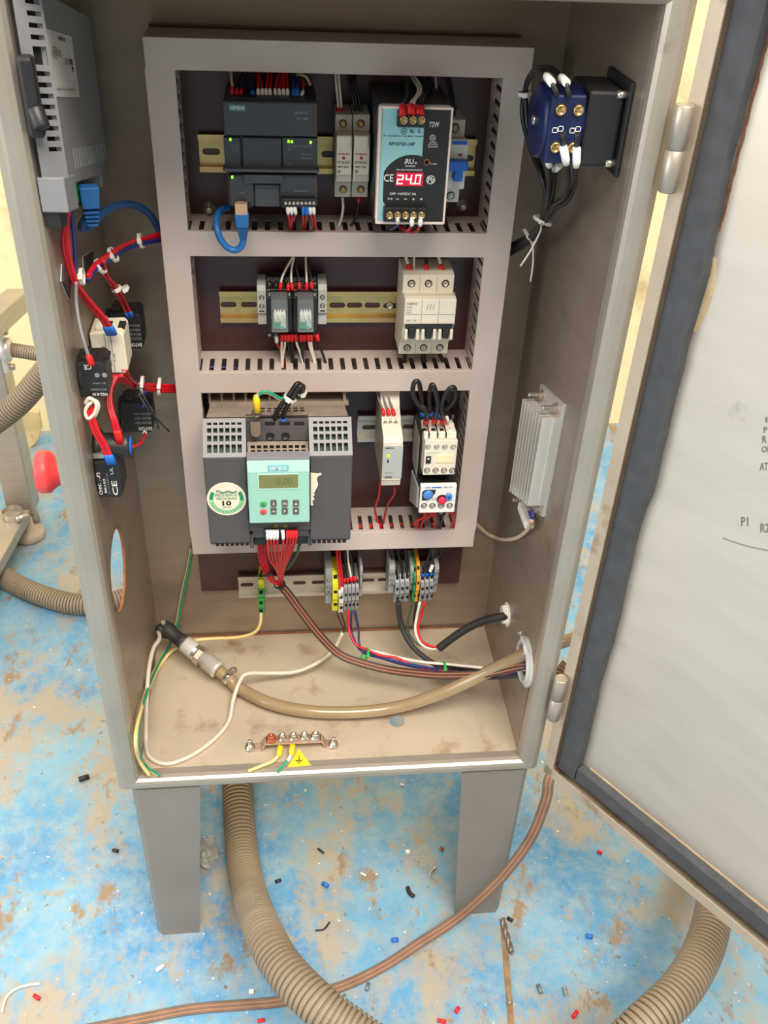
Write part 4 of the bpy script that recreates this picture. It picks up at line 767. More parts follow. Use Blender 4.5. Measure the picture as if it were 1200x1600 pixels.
# ------------------------------------------------------------------ right wall
t = T('rotary_switch', 'dark blue rotary switch with brass screws on a black plate, right wall', 'switch', P(962, 190, x=W), 'right'); L = t.l
t.O.y = t.root.location.y
t.add('mounting_plate', MB().box(-.032, .032, -.036, .036, 0, .004), BLK, .002); t.add('mechanism', MB().box(-.027, .027, -.029, .029, .005, .034), BLK, .003)
for a in (-.026, .026): t.add('plate_bolt', MB().cyl((.026, a, .004), (.026, a, .012), .003), CHROME)
t.add('barrel', MB().lathe((0, 0, .034), (0, 0, 1), [(.0285, 0), (.0285, .012), (.027, .013), (.027, .018), (.0285, .019), (.0285, .031), (.026, .033), (.0001, .033)], 28), NAVYP, 0, None, 'dark blue switch barrel')
t.add('contact_deck', MB().box(.004, .030, -.026, .026, .036, .064), NAVYP, .002)
for w_ in (.042, .056):
    for v_ in (-.013, .015): t.add('screw_well', MB().lathe((.0285, v_, w_), (1, 0, 0), [(.005, 0), (.005, .0022)], 16), BLK); t.screw(0, 0, 0, .0042, BRASS, p=(.0302, v_, w_), d=(1, 0, 0))
    for dv, dw_ in ((.001, -.0022), (-.0002, .0022)):
        for (a, b, c, d) in ((-.0022, .0022, -.002, -.0015), (-.0022, .0022, .0015, .002), (-.0022, -.0017, -.002, .002), (.0017, .0022, -.002, .002)): t.add('printed_frame', MB().box(.0299, .0304, dv + c, dv + d, w_ + dw_ + a, w_ + dw_ + b), WINK)
t.screw(0, 0, 0, .004, CHROME, p=(.0, .0, .0670))
sw = t.root.location
Y0 = -.205
def bl(p0, p1, *r): return [p0, p1, *r]
for i, (lst, which) in enumerate([([(899, 146, Y0), (899, 155, Y0)], 0)]): pass
wires('switch_wire', 'thick black wire looping from the top of the blue rotary switch', 'wires over the rotary switch', BW, .0023, [
    [(884, 128, -.206), (862, 108, -.17), (838, 108, -.13), (823, 130, -.1), (822, 170, -.1), (828, 220, -.11), (845, 262, -.13), (852, 310, -.13), (843, 350, -.11), (822, 372, -.075), (800, 386, -.05)],
    [(861, 128, -.206), (846, 112, -.18), (830, 118, -.13), (819, 148, -.1), (817, 185, -.1), (832, 240, -.12), (848, 280, -.14), (854, 320, -.14), (841, 356, -.11), (818, 378, -.075), (798, 390, -.05)]], f0=WHF, fl=.016, fr=1.4, f0n='wire_marker')
wires('switch_wire', 'thick black wire hanging from the bottom terminals of the blue rotary switch', 'wires under the rotary switch', BW, .0023, [
    [(857, 246, -.19), (858, 262, -.18), (857, 310, -.15), (848, 345, -.12), (826, 368, -.08), (800, 382, -.05)], [(874, 258, -.18), (868, 268, -.17), (862, 310, -.15), (850, 348, -.12), (828, 372, -.08), (799, 388, -.05)],
    [(881, 234, -.2265), (886, 262, -.22), (888, 285, -.2), (882, 308, -.18), (864, 322, -.15), (846, 350, -.12), (822, 376, -.08), (798, 392, -.05)], [(901, 236, -.2265), (900, 266, -.22), (896, 295, -.19), (884, 316, -.17), (866, 326, -.15), (848, 352, -.12), (824, 380, -.08), (799, 396, -.05)]], f0=WHF, fl=.016, fr=1.4, f0n='wire_marker')
for p0, p1, dp, wh in (((884, 128), (890, 152), -.21, 'upper right'), ((861, 128), (872, 150), -.21, 'upper left'), ((880, 236), (880, 208), -.227, 'lower left'), ((901, 238), (902, 208), -.227, 'lower right')): wire('switch_wire', 'short black tail at the %s brass screw of the rotary switch' % wh, BW, .0023, [(p0[0], p0[1], dp + .004), (p1[0], p1[1], dp)], 'switch wire tails')
def ziptie(label, px, py, dep, r, m, dirpx=(1, 0), tail=None, group=None, ax='y'):
    c = W3((px, py, ax, dep)); dv = (W3((px + dirpx[0] * 10, py + dirpx[1] * 10, ax, dep)) - c).normalized()
    t = T('cable_tie', label, 'cable tie', c, 'floor', group)
    a = dv.orthogonal().normalized(); b = dv.cross(a); mb = MB(); n = 18; vs = []
    for i in range(n):
        k = math.tau * i / n; e = a * math.cos(k) + b * math.sin(k)
        vs += [e * r - dv * .0015, e * (r + .001) - dv * .0015, e * (r + .001) + dv * .0015, e * r + dv * .0015]
    fs = [(4 * i + j, 4 * i + (j + 1) % 4, 4 * ((i + 1) % n) + (j + 1) % 4, 4 * ((i + 1) % n) + j) for i in range(n) for j in range(4)]
    t.add('loop', mb.add(vs, fs), m)
    fz = (CAM - c).normalized(); e = (fz - dv * fz.dot(dv)).normalized(); f = dv.cross(e); q = lambda x, y_, z: e * x + f * y_ + dv * z
    o = r + .0012; t.add('lock', MB().hexa([q(o - .002, -.0025, -.002), q(o + .002, -.0025, -.002), q(o + .002, .0025, -.002), q(o - .002, .0025, -.002)], [q(o - .002, -.0025, .002), q(o + .002, -.0025, .002), q(o + .002, .0025, .002), q(o - .002, .0025, .002)]), m, .0004)
    if tail: t.add('tail', MB().tube([q(o, 0, 0)] + [p - c for p in spline([W3(p) for p in tail], 3)], .0009, 5), m)
    return t
ziptie('white cable tie high on the black loop, beside the duct corner', 820, 146, -.1, .0052, NIP, (0, 1))
ziptie('white cable tie with a slanting tail below the rotary switch', 848, 344, -.12, .0085, NIP, (-.45, .9), [(845, 360, -.14), (830, 390, -.14), (813, 416, -.14)])
ziptie('white cable tie with a long straight tail, nearest the duct below the rotary switch', 826, 370, -.08, .0082, NIP, (-.8, .55), [(833, 385, -.1), (833, 410, -.1), (829, 440, -.1)])
# finned resistor
t = T('heating_resistor', 'white finned metal resistor bolted to the right cabinet wall', 'resistor', (W, -.131, .365), 'right'); 
pm = [t.l(*p, .004) for p in ((844, 600), (880, 632), (847, 808), (815, 786))]
t.add('base_plate', MB().prism('w', [(p.x, p.y) for p in pm], 0, .004), ALU, .0006, label='flat base with four bolts')
cA, cB, cC, cD = pm
mid = lambda a, b, k: a.lerp(b, k)
T0, T1, B1, B0 = mid(cA, cD, .11), mid(cB, cC, .115), mid(cB, cC, .89), mid(cA, cD, .89)
t.add('core', MB().prism('w', [(p.x, p.y) for p in (T0, T1, B1, B0)], .004, .010), ALU)
n = 8
for i in range(n):
    k = .04 + .92 * i / (n - 1); a, b = T0.lerp(T1, k), B0.lerp(B1, k); d = .0011; hgt = .0215
    t.add('fin', MB().prism('w', [(a.x - d, a.y), (a.x + d, a.y), (b.x + d, b.y), (b.x - d, b.y)], .009, hgt), ALU, .0004)
for f, g in ((.18, .055), (.82, .055), (.82, .945), (.18, .945)):
    p = (cA.lerp(cB, f)).lerp(cD.lerp(cC, f), g); t.add('bolt', MB().lathe((p.x, p.y, .004), (0, 0, 1), [(.0055, 0), (.0055, .0012), (.0046, .0012), (.0046, .005), (.0026, .005), (.0026, .015), (.0022, .0155)], 8), CHROME)
p = B0.lerp(B1, .25); p2 = B0.lerp(B1, .75)
t.add('lead_seal', MB().box(p.x, p2.x, B0.y - .011, B0.y + .001, .004, .015), WHITE, .003, label='white moulded lead outlet')
wires('resistor_lead', 'dark lead leaving the bottom of the finned resistor', 'resistor leads', NAVY, .0014, [[(826, 797, 'x', .436), (829, 808, 'x', .436), (829, 818, 'x', .437)], [(832, 797, 'x', .438), (833, 808, 'x', .438), (831, 818, 'x', .438)]], f1=CLRPLUG, fl=.008, fr=1.3)
wire('resistor_cable', 'cream cable hanging from the right duct to the finned resistor', mat('cream_cable', s(222, 202, 170), .45), .0024, [(736, 811, -.02), (758, 831, -.006), (772, 839, -.006), (788, 843, 'x', .446), (808, 840, 'x', .446), (823, 829, 'x', .443), (829, 818, 'x', .4375)], cat='cable')
# gland, hole bush
g = P(793, 960, x=W); t = T('cable_gland', 'white cable gland in the right wall with a black cable through it', 'cable gland', g, 'right')
t.add('hex_body', MB().lathe((0, 0, 0), (0, 0, 1), [(.0135, -.002), (.0135, .006), (.012, .0075), (.0001, .0075)], 6), WHITE, .0006); t.add('flange', MB().lathe((0, 0, 0), (0, 0, 1), [(.0155, -.0005), (.0155, .0015)], 24), WHITE)
h = P(822, 1034, x=W); h = V((W, -.201, .129)); t = T('conduit_bush', 'white and grey ring bush lining the big cable hole in the right wall', 'bush', h, 'right')
b = MB(); n = 32
for pr_, nm, mm in (([(.0262, -.014), (.0262, .004), (.0245, .007), (.0222, .007), (.0215, .005), (.0215, -.014)], 'inner_sleeve', LGR), ([(.0262, .0002), (.0300, .0002), (.0300, .0028), (.0286, .004), (.0262, .004)], 'lock_ring', LGR)):
    b = MB(); vs = [(r * math.cos(math.tau * k / n), r * math.sin(math.tau * k / n), z) for k in range(n) for r, z in pr_]; m_ = len(pr_)
    t.add(nm, b.add(vs, [(k * m_ + j, k * m_ + (j + 1) % m_, ((k + 1) % n) * m_ + (j + 1) % m_, ((k + 1) % n) * m_ + j) for k in range(n) for j in range(m_)]), mm)
t.add('wrap_film', MB().add([(.018 * math.cos(k) + .002, .030 + .004 * math.sin(5 * k), .006 + .004 * math.sin(k)) for k in [math.pi * i / 12 for i in range(13)]] + [(.026 * math.cos(k), .019 + .012 * math.sin(k), .008) for k in [math.pi * i / 12 for i in range(13)]], [(i, i + 1, 14 + i, 13 + i) for i in range(12)]), mat('pale_film', s(206, 206, 204), .25), 0, None, 'crinkled pale film around the ring')
# ------------------------------------------------------------------ bottom of the cabinet: earth bar, transmitter, hose
t = T('earth_bar', 'rusty stamped earthing bar with five bolts on the cabinet floor', 'earth bar', P(457, 1165, z=0), 'floor'); zb = .013
a, b = t.l(424, 1157, zb), t.l(493, 1152, zb); a.y = b.y = (a.y + b.y) / 2
t.add('bar', MB().box(a.x - .007, b.x + .007, a.y - .007, a.y + .007, zb - .002, zb).hexa([(a.x - .024, a.y - .006, 0), (a.x - .012, a.y - .006, 0), (a.x - .012, a.y + .006, 0), (a.x - .024, a.y + .006, 0)], [(a.x - .024, a.y - .006, .002), (a.x - .012, a.y - .006, .002), (a.x - .012, a.y + .006, .002), (a.x - .024, a.y + .006, .002)]).hexa([(b.x + .012, b.y - .006, 0), (b.x + .024, b.y - .006, 0), (b.x + .024, b.y + .006, 0), (b.x + .012, b.y + .006, 0)], [(b.x + .012, b.y - .006, .002), (b.x + .024, b.y - .006, .002), (b.x + .024, b.y + .006, .002), (b.x + .012, b.y + .006, .002)])
   .hexa([(a.x - .014, a.y - .006, 0), (a.x - .012, a.y - .006, 0), (a.x - .012, a.y + .006, 0), (a.x - .014, a.y + .006, 0)], [(a.x - .008, a.y - .006, zb), (a.x - .005, a.y - .006, zb), (a.x - .005, a.y + .006, zb), (a.x - .008, a.y + .006, zb)]).hexa([(b.x + .012, b.y - .006, 0), (b.x + .014, b.y - .006, 0), (b.x + .014, b.y + .006, 0), (b.x + .012, b.y + .006, 0)], [(b.x + .005, b.y - .006, zb), (b.x + .008, b.y - .006, zb), (b.x + .008, b.y + .006, zb), (b.x + .005, b.y + .006, zb)]), mat('tarnished_strip', s(176, 148, 124), .5, .4, .2, 60, spots=(90, .55, .7, s(130, 86, 58))), .0006)
for i in range(5):
    x = a.x + (b.x - a.x) * i / 4; big = i in (0, 4)
    t.add('bolt', MB().lathe((x, a.y, zb), (0, 0, 1), [(.0062 if big else .0048, 0), (.0062 if big else .0048, .0015), (.0046 if big else .0036, .0018), (.0046 if big else .0036, .0075), (.0036, .0085), (.0022, .0082), (.002, .006), (.0001, .006)], 16), COPPER if i == 0 else CHROME, 0, None, 'rusty copper coloured bolt' if i == 0 else None)
for side_, (px, py) in (('left', (391, 1168)), ('right', (521, 1164))):
    p = t.l(px, py, .002); t.add('stud', MB().lathe((p.x, p.y, .0), (0, 0, 1), [(.0062, .001), (.0062, .0025), (.0046, .003), (.0046, .007), (.0026, .007), (.0026, .014), (.0014, .0155)], 12), CHROME)
pts = [P(*p, z=.0004) for p in ((467, 1170), (486, 1196), (449, 1199))]; o = sum(pts, V()) / 3
t = T('earth_sticker', 'yellow triangle sticker with an earth symbol in front of the earth bar', 'sticker', o, 'floor')
q = [t.loc(p) for p in pts]; t.add('triangle', MB().prism('w', [p[:2] for p in q], 0, .0004), EARTH)
for (x, y_, w_, h_) in ((0, .003, .0008, .007), (0, -.0005, .0085, .0009), (0, -.0024, .0056, .0009), (0, -.0043, .0028, .0009)): t.add('earth_mark', MB().box(x - w_ / 2, x + w_ / 2, y_ - h_ / 2, y_ + h_ / 2, .0003, .0007), INK)
wire('earth_wire', 'cream earth wire with a yellow lug, left one on the earth bar', YGW, .0021, [(438, 1168, 'z', .012), (435, 1180, 'z', .008), (425, 1190, 'z', .004), (405, 1198, 'z', .003), (388, 1205, 'z', .003)], f0=YEL, fl=.013, fr=1.7, f0n='lug')
w_ = wire('earth_wire', 'green striped earth wire with a yellow lug, right one on the earth bar', WW, .0021, [(457, 1166, 'z', .012), (455, 1178, 'z', .008), (450, 1188, 'z', .005), (441, 1198, 'z', .003), (434, 1206, 'z', .003)], f0=YEL, fl=.013, fr=1.7, f0n='lug')
def stripe(o, pts, m, r, off):
    w = [p - V(o.location) + off for p in spline([W3(p) for p in pts])]; link('green_stripe', MB().tube(w, r, 6).mesh('green_stripe'), m, o)
stripe(w_, [(449, 1189, 'z', .005), (441, 1198, 'z', .003), (434, 1206, 'z', .003)], TEALW, .0018, V((0, -.0007, .0009)))
p0, p1 = V((.014, -.034, .050)), V((.088, -.092, .022)); ax = (p1 - p0).normalized()
t = T('pressure_transmitter', 'metal pressure transmitter with a black elbow plug lying in the back left corner', 'transmitter', p0, 'floor'); ln = (p1 - p0).length
lp = lambda k: ax * (ln * k)
t.add('plug', MB().lathe(lp(.0), ax, [(.006, -.004), (.0095, 0), (.0105, .006), (.0105, .012), (.0088, .016), (.0088, .03), (.0098, .031), (.0098, .036)], 22), RUBBER, 0, None, 'black elbow plug')
t.add('plug_screw', MB().cyl(V((.001, -.004, .008)), V((.0012, -.0045, .012)), .003), CHROME)
t.add('elbow', MB().tube(spline([V((.004, -.002, 0)), V((-.001, -.004, -.0)), V((-.006, -.008, -.001))]), [.008] * 6 + [.0074] * 6 + [.006], 14), RUBBER)
t.add('barrel', MB().lathe(lp(.36), ax, [(.0105, 0), (.0112, .001), (.0112, .023), (.0105, .024)], 24), CHROME); t.add('rating_label', MB().lathe(lp(.36) + ax * .003, ax, [(.01125, 0), (.0114, .0003), (.0114, .016), (.01125, .0165)], 24), mat('rating_silver', s(190, 186, 180), .45), 0)
t.add('hex_nut', MB().lathe(lp(.61), ax, [(.0128, 0), (.0128, .008)], 6), CHROME, .0008); t.add('adapter', MB().lathe(lp(.69), ax, [(.0098, 0), (.0098, .006), (.0115, .007), (.0115, .022), (.0122, .023), (.0122, .027), (.009, .028)], 24), mat('adapter_grey', s(196, 192, 182), .4, .3))
hose_pts = [p1 - ax * .002, p1 + ax * .018, (372, 1074, 'z', .013), (420, 1098, 'z', .012), (480, 1111, 'z', .012), (550, 1113, 'z', .013), (620, 1105, 'z', .020), (690, 1083, 'z', .042), (750, 1056, 'z', .075), (795, 1034, 'z', .108), (828, 1019, 'x', .455), V((.50, -.19, .150)), V((.56, -.15, .12)), V((.61, -.10, .02)), V((.63, -.05, -.12))]
wire('pressure_hose', 'cloudy brown hose from the transmitter to the big hole in the right wall', HOSE, .0078, hose_pts, cat='hose', n=16, k=8)
c = p1 + ax * .013; t = T('hose_clamp', 'perforated steel hose clamp gripping the brown hose by the transmitter', 'hose clamp', c, 'floor')
t.add('band', MB().lathe(-ax * .004, ax, [(.0080, 0), (.0086, .0), (.0086, .008), (.008, .008)], 24), CHROME)
e = V((.45, .35, .8)); e = (e - ax * e.dot(ax)).normalized(); f_ = ax.cross(e)
for i in range(16):
    k = -1.4 + 2.8 * i / 15; d = e * math.cos(k) + f_ * math.sin(k); g_ = ax.cross(d); o = d * .00865
    t.add('slot', MB().hexa([o - g_ * .0004 - ax * .0022, o + g_ * .0004 - ax * .0022, o + g_ * .0004 + ax * .0022, o - g_ * .0004 + ax * .0022], [o - g_ * .0004 - ax * .0022 + d * .0002, o + g_ * .0004 - ax * .0022 + d * .0002, o + g_ * .0004 + ax * .0022 + d * .0002, o - g_ * .0004 + ax * .0022 + d * .0002]), HOLE_SHADE)
t.add('worm_housing', MB().cyl(e * .0112 - f_ * .006, e * .0112 + f_ * .004, .0042), CHROME); t.add('worm_screw', MB().cyl(e * .0112 + f_ * .004, e * .0112 + f_ * .0085, .0034), CHROME)
wire('sensor_cable', 'pale grey cable looping over the cabinet floor from transmitter to terminals', GCAB, .0026, [p0 + V((-.006, -.008, -.001)), (249, 998, 'x', .012), (239, 1015, 'x', .007), (232, 1050, 'x', .005), (229, 1100, 'x', .004), (228, 1150, 'z', .0035), (231, 1178, 'z', .0035), (247, 1191, 'z', .0035), (270, 1192, 'z', .0035), (305, 1177, 'z', .0035), (340, 1150, 'z', .0035), (358, 1125, 'z', .004), (364, 1095, 'z', .012), (374, 1066, 'z', .025), (386, 1053, 'z', .03), (420, 1052, 'z', .02), (460, 1050, 'z', .015), (495, 1036, 'z', .02), (520, 1016, -.06), (536, 988, -.055)], cat='cable', n=10)
# ------------------------------------------------------------------ wires, row 1
G = 'the dark grey controller'
wires('control_wire', 'red wire with white ferrule into the top of ' + G, 'red wires above the controller', [RED, RED2], .0011, [[(x, 152, -.066), (x - .3, 140, -.064), (xt * .55 + x * .45, 122, -.05), (xt, 104, -.035), (xt, 92, -.03)] for x, xt in zip((403.5, 409.7, 416.2, 422.4, 430.4, 436.9, 443.1, 449.4), (403, 404, 420, 425, 437, 442, 443.5, 447))], f0=WHF, fl=.0085, fr=1.5)
wire('control_wire', 'single white wire with red ferrule above the left end of ' + G, WW, .0012, [(362, 149, -.066), (363, 135, -.06), (361, 118, -.045), (361, 100, -.03)], f0=REDF)
wires('control_wire', 'dark wire with red ferrule above the dark grey controller', 'dark wires above the controller', BW, .0011, [[(x, 149, -.066), (x + 2, 132, -.055), (x + 10, 112, -.035), (x + 14, 98, -.03)] for x in (369.5, 376.5)], f0=REDF)
wires('control_wire', 'navy wire with blue ferrule among the reds above ' + G, 'navy wires above the controller', NAVY, .0014, [[(396, 151, -.066), (392, 130, -.05), (384, 108, -.03)], [(459, 152, -.066), (459, 128, -.055), (463, 108, -.035)], [(464, 151, -.066), (465, 128, -.055), (468, 108, -.035)]], f0=BLUF, fl=.010, fr=1.7)
wire('control_wire', 'red wire with white ferrule alone at the right end of ' + G, RED, .0011, [(470, 154, -.066), (474, 138, -.06), (472, 122, -.045), (468, 106, -.03)], f0=WHF)
o = wire('control_wire', 'curved wire with striped yellow markers above the right end of ' + G, mat('marker_tan', s(196, 170, 120), .5), .0012, [(463, 117, -.05), (471, 117, -.055), (479, 121, -.056), (485, 133, -.055)]); 
for k in range(4): o2 = link('marker_band', MB().lathe(W3((465 + k * 3.4, 117 + k * .6, -.052)) - V(o.location), V((1, 0, -.3)), [(.0018, 0), (.0018, .0012)], 10).mesh('marker_band'), INK, o)
wires('control_wire', 'red wire with white ferrule leaving the bottom of the controller', 'red wires below the controller', [RED, RED2], .0011, [[(x, 324, -.094), (x + 1, 335, -.09), (xe, 350, -.07), (xe - 1, 362, -.05)] for x, xe in zip((449.5, 455, 460.5, 484.5, 490), (453, 456, 455, 490, 493))], f0=WHF, fl=.009, fr=1.6)
wires('control_wire', 'red wire with blue ferrule leaving the bottom of the controller', 'red wires with blue ferrules below the controller', [RED, RED2], .0011, [[(x, 324, -.094), (x, 336, -.09), (xe, 350, -.07), (xe - 1, 362, -.05)] for x, xe in ((474, 473), (479.5, 477))], f0=BLUF, fl=.010, fr=1.7)
o = wire('patch_cable', 'blue patch cable plugged under the dark grey controller, looping over the duct', ETH, .0031, [(379, 366, -.094), (380, 376, -.094), (376, 386, -.094), (367, 391, -.094), (356, 387, -.094), (346, 376, -.094), (340, 362, -.092), (338, 346, -.085), (341, 333, -.075), (348, 327, -.06), (357, 324, -.045)], cat='cable', n=12)
a, b = W3((377.5, 333, -.0945)), W3((380, 372, -.0945)); d = (b - a).normalized(); n_ = (a - b).length; sx = V((1, 0, 0)); sx = (sx - d * sx.dot(d)).normalized(); sy = d.cross(sx)
def tbox(p, hx_, hy_, q, gx, gy): return MB().hexa([p - sx * hx_ - sy * hy_, p + sx * hx_ - sy * hy_, p + sx * hx_ + sy * hy_, p - sx * hx_ + sy * hy_], [q - sx * gx - sy * gy, q + sx * gx - sy * gy, q + sx * gx + sy * gy, q - sx * gx + sy * gy])
lo = V(o.location); link('boot', tbox(a - lo, .0066, .0045, a + d * n_ * .55 - lo, .0058, .0042).mesh('boot'), ETH, o, .0012)
for k in range(5): p = a + d * n_ * (.58 + .085 * k); h_ = .0055 - .0005 * k; link('boot_rib', tbox(p - lo, h_, .004, p + d * .0021 - lo, h_ - .0004, .0036).mesh('boot_rib'), ETHD, o, .0005)
link('boot_core', tbox(a + d * n_ * .5 - lo, .0042, .003, b - lo, .0034, .0028).mesh('boot_core'), ETHD, o)
p = a - d * .0095; link('plug', tbox(p - lo, .0056, .0038, a + d * .002 - lo, .0056, .0038).mesh('plug'), CLRPLUG, o, .0005); link('plug_latch', tbox(p - lo - sy * .0042, .0022, .0006, a + d * .007 - lo - sy * .0052, .0016, .0006).mesh('plug_latch'), CLRPLUG, o)
wires('power_wire', 'white wire running down into the left fuse holder', 'white wires above the fuse holders', WW, .0012, [[(x, 178, -.045), (x - 1, 160, -.042), (x - 4, 130, -.036), (x - 5, 108, -.03)] for x in (529, 534)], f0=REDF, fl=.006)
wires('power_wire', 'black wire running down into the right fuse holder', 'black wires above the fuse holders', BW, .0013, [[(x, 178, -.045), (x - 3, 155, -.042), (x - 9, 130, -.036), (x - 9, 108, -.03)] for x in (555, 559, 564)])
wire('power_wire', 'white wire leaving the bottom of the left fuse holder', WW, .0013, [(535, 308, -.045), (536, 325, -.045), (533, 343, -.045), (527, 358, -.045), (524, 368, -.045)])
wire('power_wire', 'black wire leaving the bottom of the right fuse holder', BW, .0013, [(561, 308, -.045), (559, 325, -.045), (555, 342, -.045), (547, 355, -.045), (544, 366, -.045)], f0=REDF, fl=.006)
S_ = 'the white power supply'
wires('power_wire', 'white wire with red spade into the top of ' + S_, 'white wires above the power supply', WW, .0013, [[(640, 176, -.121), (643, 160, -.115), (652, 148, -.09), (653, 136, -.06), (644, 122, -.04), (638, 106, -.03)], [(645, 177, -.121), (648, 158, -.112), (657, 146, -.085), (657, 134, -.058), (649, 120, -.04), (644, 106, -.03)]], f0=REDF, fl=.009, fr=1.8)
wires('power_wire', 'black wire with red spade into the top of the power supply', 'black wires above the power supply', BW, .0013, [[(654, 177, -.121), (655, 160, -.11), (663, 140, -.07), (668, 116, -.035)], [(659, 177, -.121), (660, 160, -.11), (668, 140, -.07), (674, 116, -.035)]], f0=REDF, fl=.009, fr=1.8)
wire('power_wire', 'wire with a broad red spade into the first top terminal of ' + S_, GREENW, .0013, [(629, 177, -.121), (630, 163, -.112), (636, 150, -.08), (636, 116, -.035)], f0=REDF, fl=.011, fr=2.4)
wire('power_wire', 'lone straight white wire between power supply and upper duct', WW, .0012, [(684, 172, -.035), (683, 150, -.034), (681, 128, -.032), (679, 110, -.03)])
wires('power_wire', 'black wire slanting to the upper duct right of ' + S_, 'black slanting wires', BW, .0014, [[(686, 150, -.05), (676, 140, -.05), (662, 128, -.045), (650, 114, -.03)], [(706, 186, -.045), (705, 160, -.042), (700, 135, -.036), (694, 112, -.03)], [(709, 187, -.045), (709, 160, -.042), (705, 135, -.036), (700, 112, -.03)]])
wires('power_wire', 'red wire with white ferrule looping below the power supply', 'red loops below the power supply', [RED, RED2], .0015, [[(643, 340, -.121), (643, 351, -.118), (638, 359, -.1), (630, 356, -.08), (624, 352, -.055)], [(657, 340, -.121), (656, 352, -.118), (649, 362, -.1), (636, 361, -.08), (626, 356, -.055)]], f0=WHF, fl=.010, fr=1.6)
wire('power_wire', 'navy wire with white ferrule below the power supply', NAVY, .0015, [(621, 340, -.121), (621, 351, -.112), (612, 357, -.08), (606, 360, -.05)], f0=WHF, fl=.010, fr=1.6)
wires('power_wire', 'black wire dropping from the two pole breaker', 'wires under the two pole breaker', BW, .0013, [[(696, 317, -.045), (695, 334, -.045), (698, 350, -.045), (702, 364, -.045)]], f0=REDF, fl=.005)
wire('power_wire', 'pair of cream tails under the right edge of the power supply', WW, .001, [(672, 350, -.05), (676, 356, -.047), (680, 364, -.045)])
# row 2
R_ = 'the relay sockets'
wires('relay_wire', 'white wire with red ferrule coming down to the relay sockets', 'white wires above the relays', WW, .0012, [[(438, 452, -.05), (440, 436, -.045), (447, 420, -.04), (456, 404, -.035), (460, 396, -.03)], [(457, 452, -.05), (455, 436, -.045), (456, 418, -.04), (459, 404, -.035), (460, 396, -.03)], [(479, 452, -.05), (479, 434, -.045), (478, 416, -.04), (478, 396, -.03)]], f0=REDF, fl=.008, fr=1.7)
wires('relay_wire', 'black wire with red ferrule coming down to the relay sockets', 'black wires above the relays', BW, .0012, [[(450, 453, -.05), (451, 440, -.045), (456, 420, -.036), (458, 398, -.03)], [(468, 451, -.05), (467, 436, -.045), (463, 418, -.04), (461, 396, -.03)], [(487, 450, -.05), (486, 434, -.045), (482, 416, -.04), (481, 396, -.03)]], f0=REDF, fl=.008, fr=1.7)
wires('relay_wire', 'white wire with red ferrule from the bottom of ' + R_, 'white wires below the relays', WW, .0012, [[(440.5, 524, -.043), (440, 540, -.043), (440, 560, -.043), (441, 584, -.045)], [(445.5, 524, -.043), (445, 540, -.043), (442, 560, -.043), (442, 584, -.045)], [(461.5, 524, -.043), (464, 538, -.043), (470, 555, -.043), (477, 584, -.045)], [(481, 524, -.043), (484, 542, -.043), (490, 562, -.043), (495, 584, -.045)], [(486, 524, -.043), (487, 542, -.043), (492, 562, -.043), (497, 584, -.045)]], f0=REDF, fl=.0085, fr=1.7)
wires('relay_wire', 'black wire with red ferrule from the bottom of ' + R_, 'black wires below the relays', BW, .0014, [[(450.5, 524, -.043), (451, 542, -.043), (456, 562, -.043), (459, 584, -.045)], [(456, 524, -.043), (456, 542, -.043), (459, 562, -.043), (462, 584, -.045)], [(470.5, 524, -.043), (471, 542, -.043), (472, 562, -.043), (476, 584, -.045)], [(475.5, 524, -.043), (474, 542, -.043), (473, 562, -.043), (478, 584, -.045)], [(495, 524, -.043), (499, 540, -.043), (506, 558, -.043), (513, 582, -.045)]], f0=REDF, fl=.0085, fr=1.7)
wire('relay_wire', 'red wire with white ferrule below the left relay', RED, .0012, [(432, 527, -.043), (433, 537, -.043), (439, 548, -.04), (445, 566, -.035), (447, 584, -.035)], f0=WHF, fl=.008, fr=1.7)
wires('breaker_wire', 'white wire with red ferrule into the top of the three pole breaker', 'white wires above the three pole breaker', WW, .0017, [[(641, 424, -.05), (638, 414, -.046), (635, 404, -.042), (633, 394, -.04)], [(692, 424, -.05), (689, 414, -.046), (686, 404, -.042), (684, 394, -.04)]], f0=REDF, fl=.009, fr=1.6)
wire('breaker_wire', 'black wire with red ferrule into the middle of the three pole breaker', BW, .0017, [(666, 424, -.05), (666, 414, -.046), (666, 404, -.042), (666, 394, -.04)], f0=REDF, fl=.009, fr=1.6)
wire('breaker_wire', 'thin bare white wire beside the first red ferrule of the three pole breaker', WW, .0012, [(647, 427, -.05), (647, 414, -.045), (647, 394, -.04)])
wires('breaker_wire', 'thick black wire leaving the bottom of the three pole breaker', 'black wires below the three pole breaker', BW, .0024, [[(633, 550, -.045), (632, 560, -.044), (632, 570, -.043), (635, 586, -.045)], [(661, 550, -.045), (662, 560, -.044), (665, 570, -.043), (668, 586, -.045)], [(686, 550, -.045), (690, 560, -.044), (697, 570, -.043), (703, 586, -.045)]])
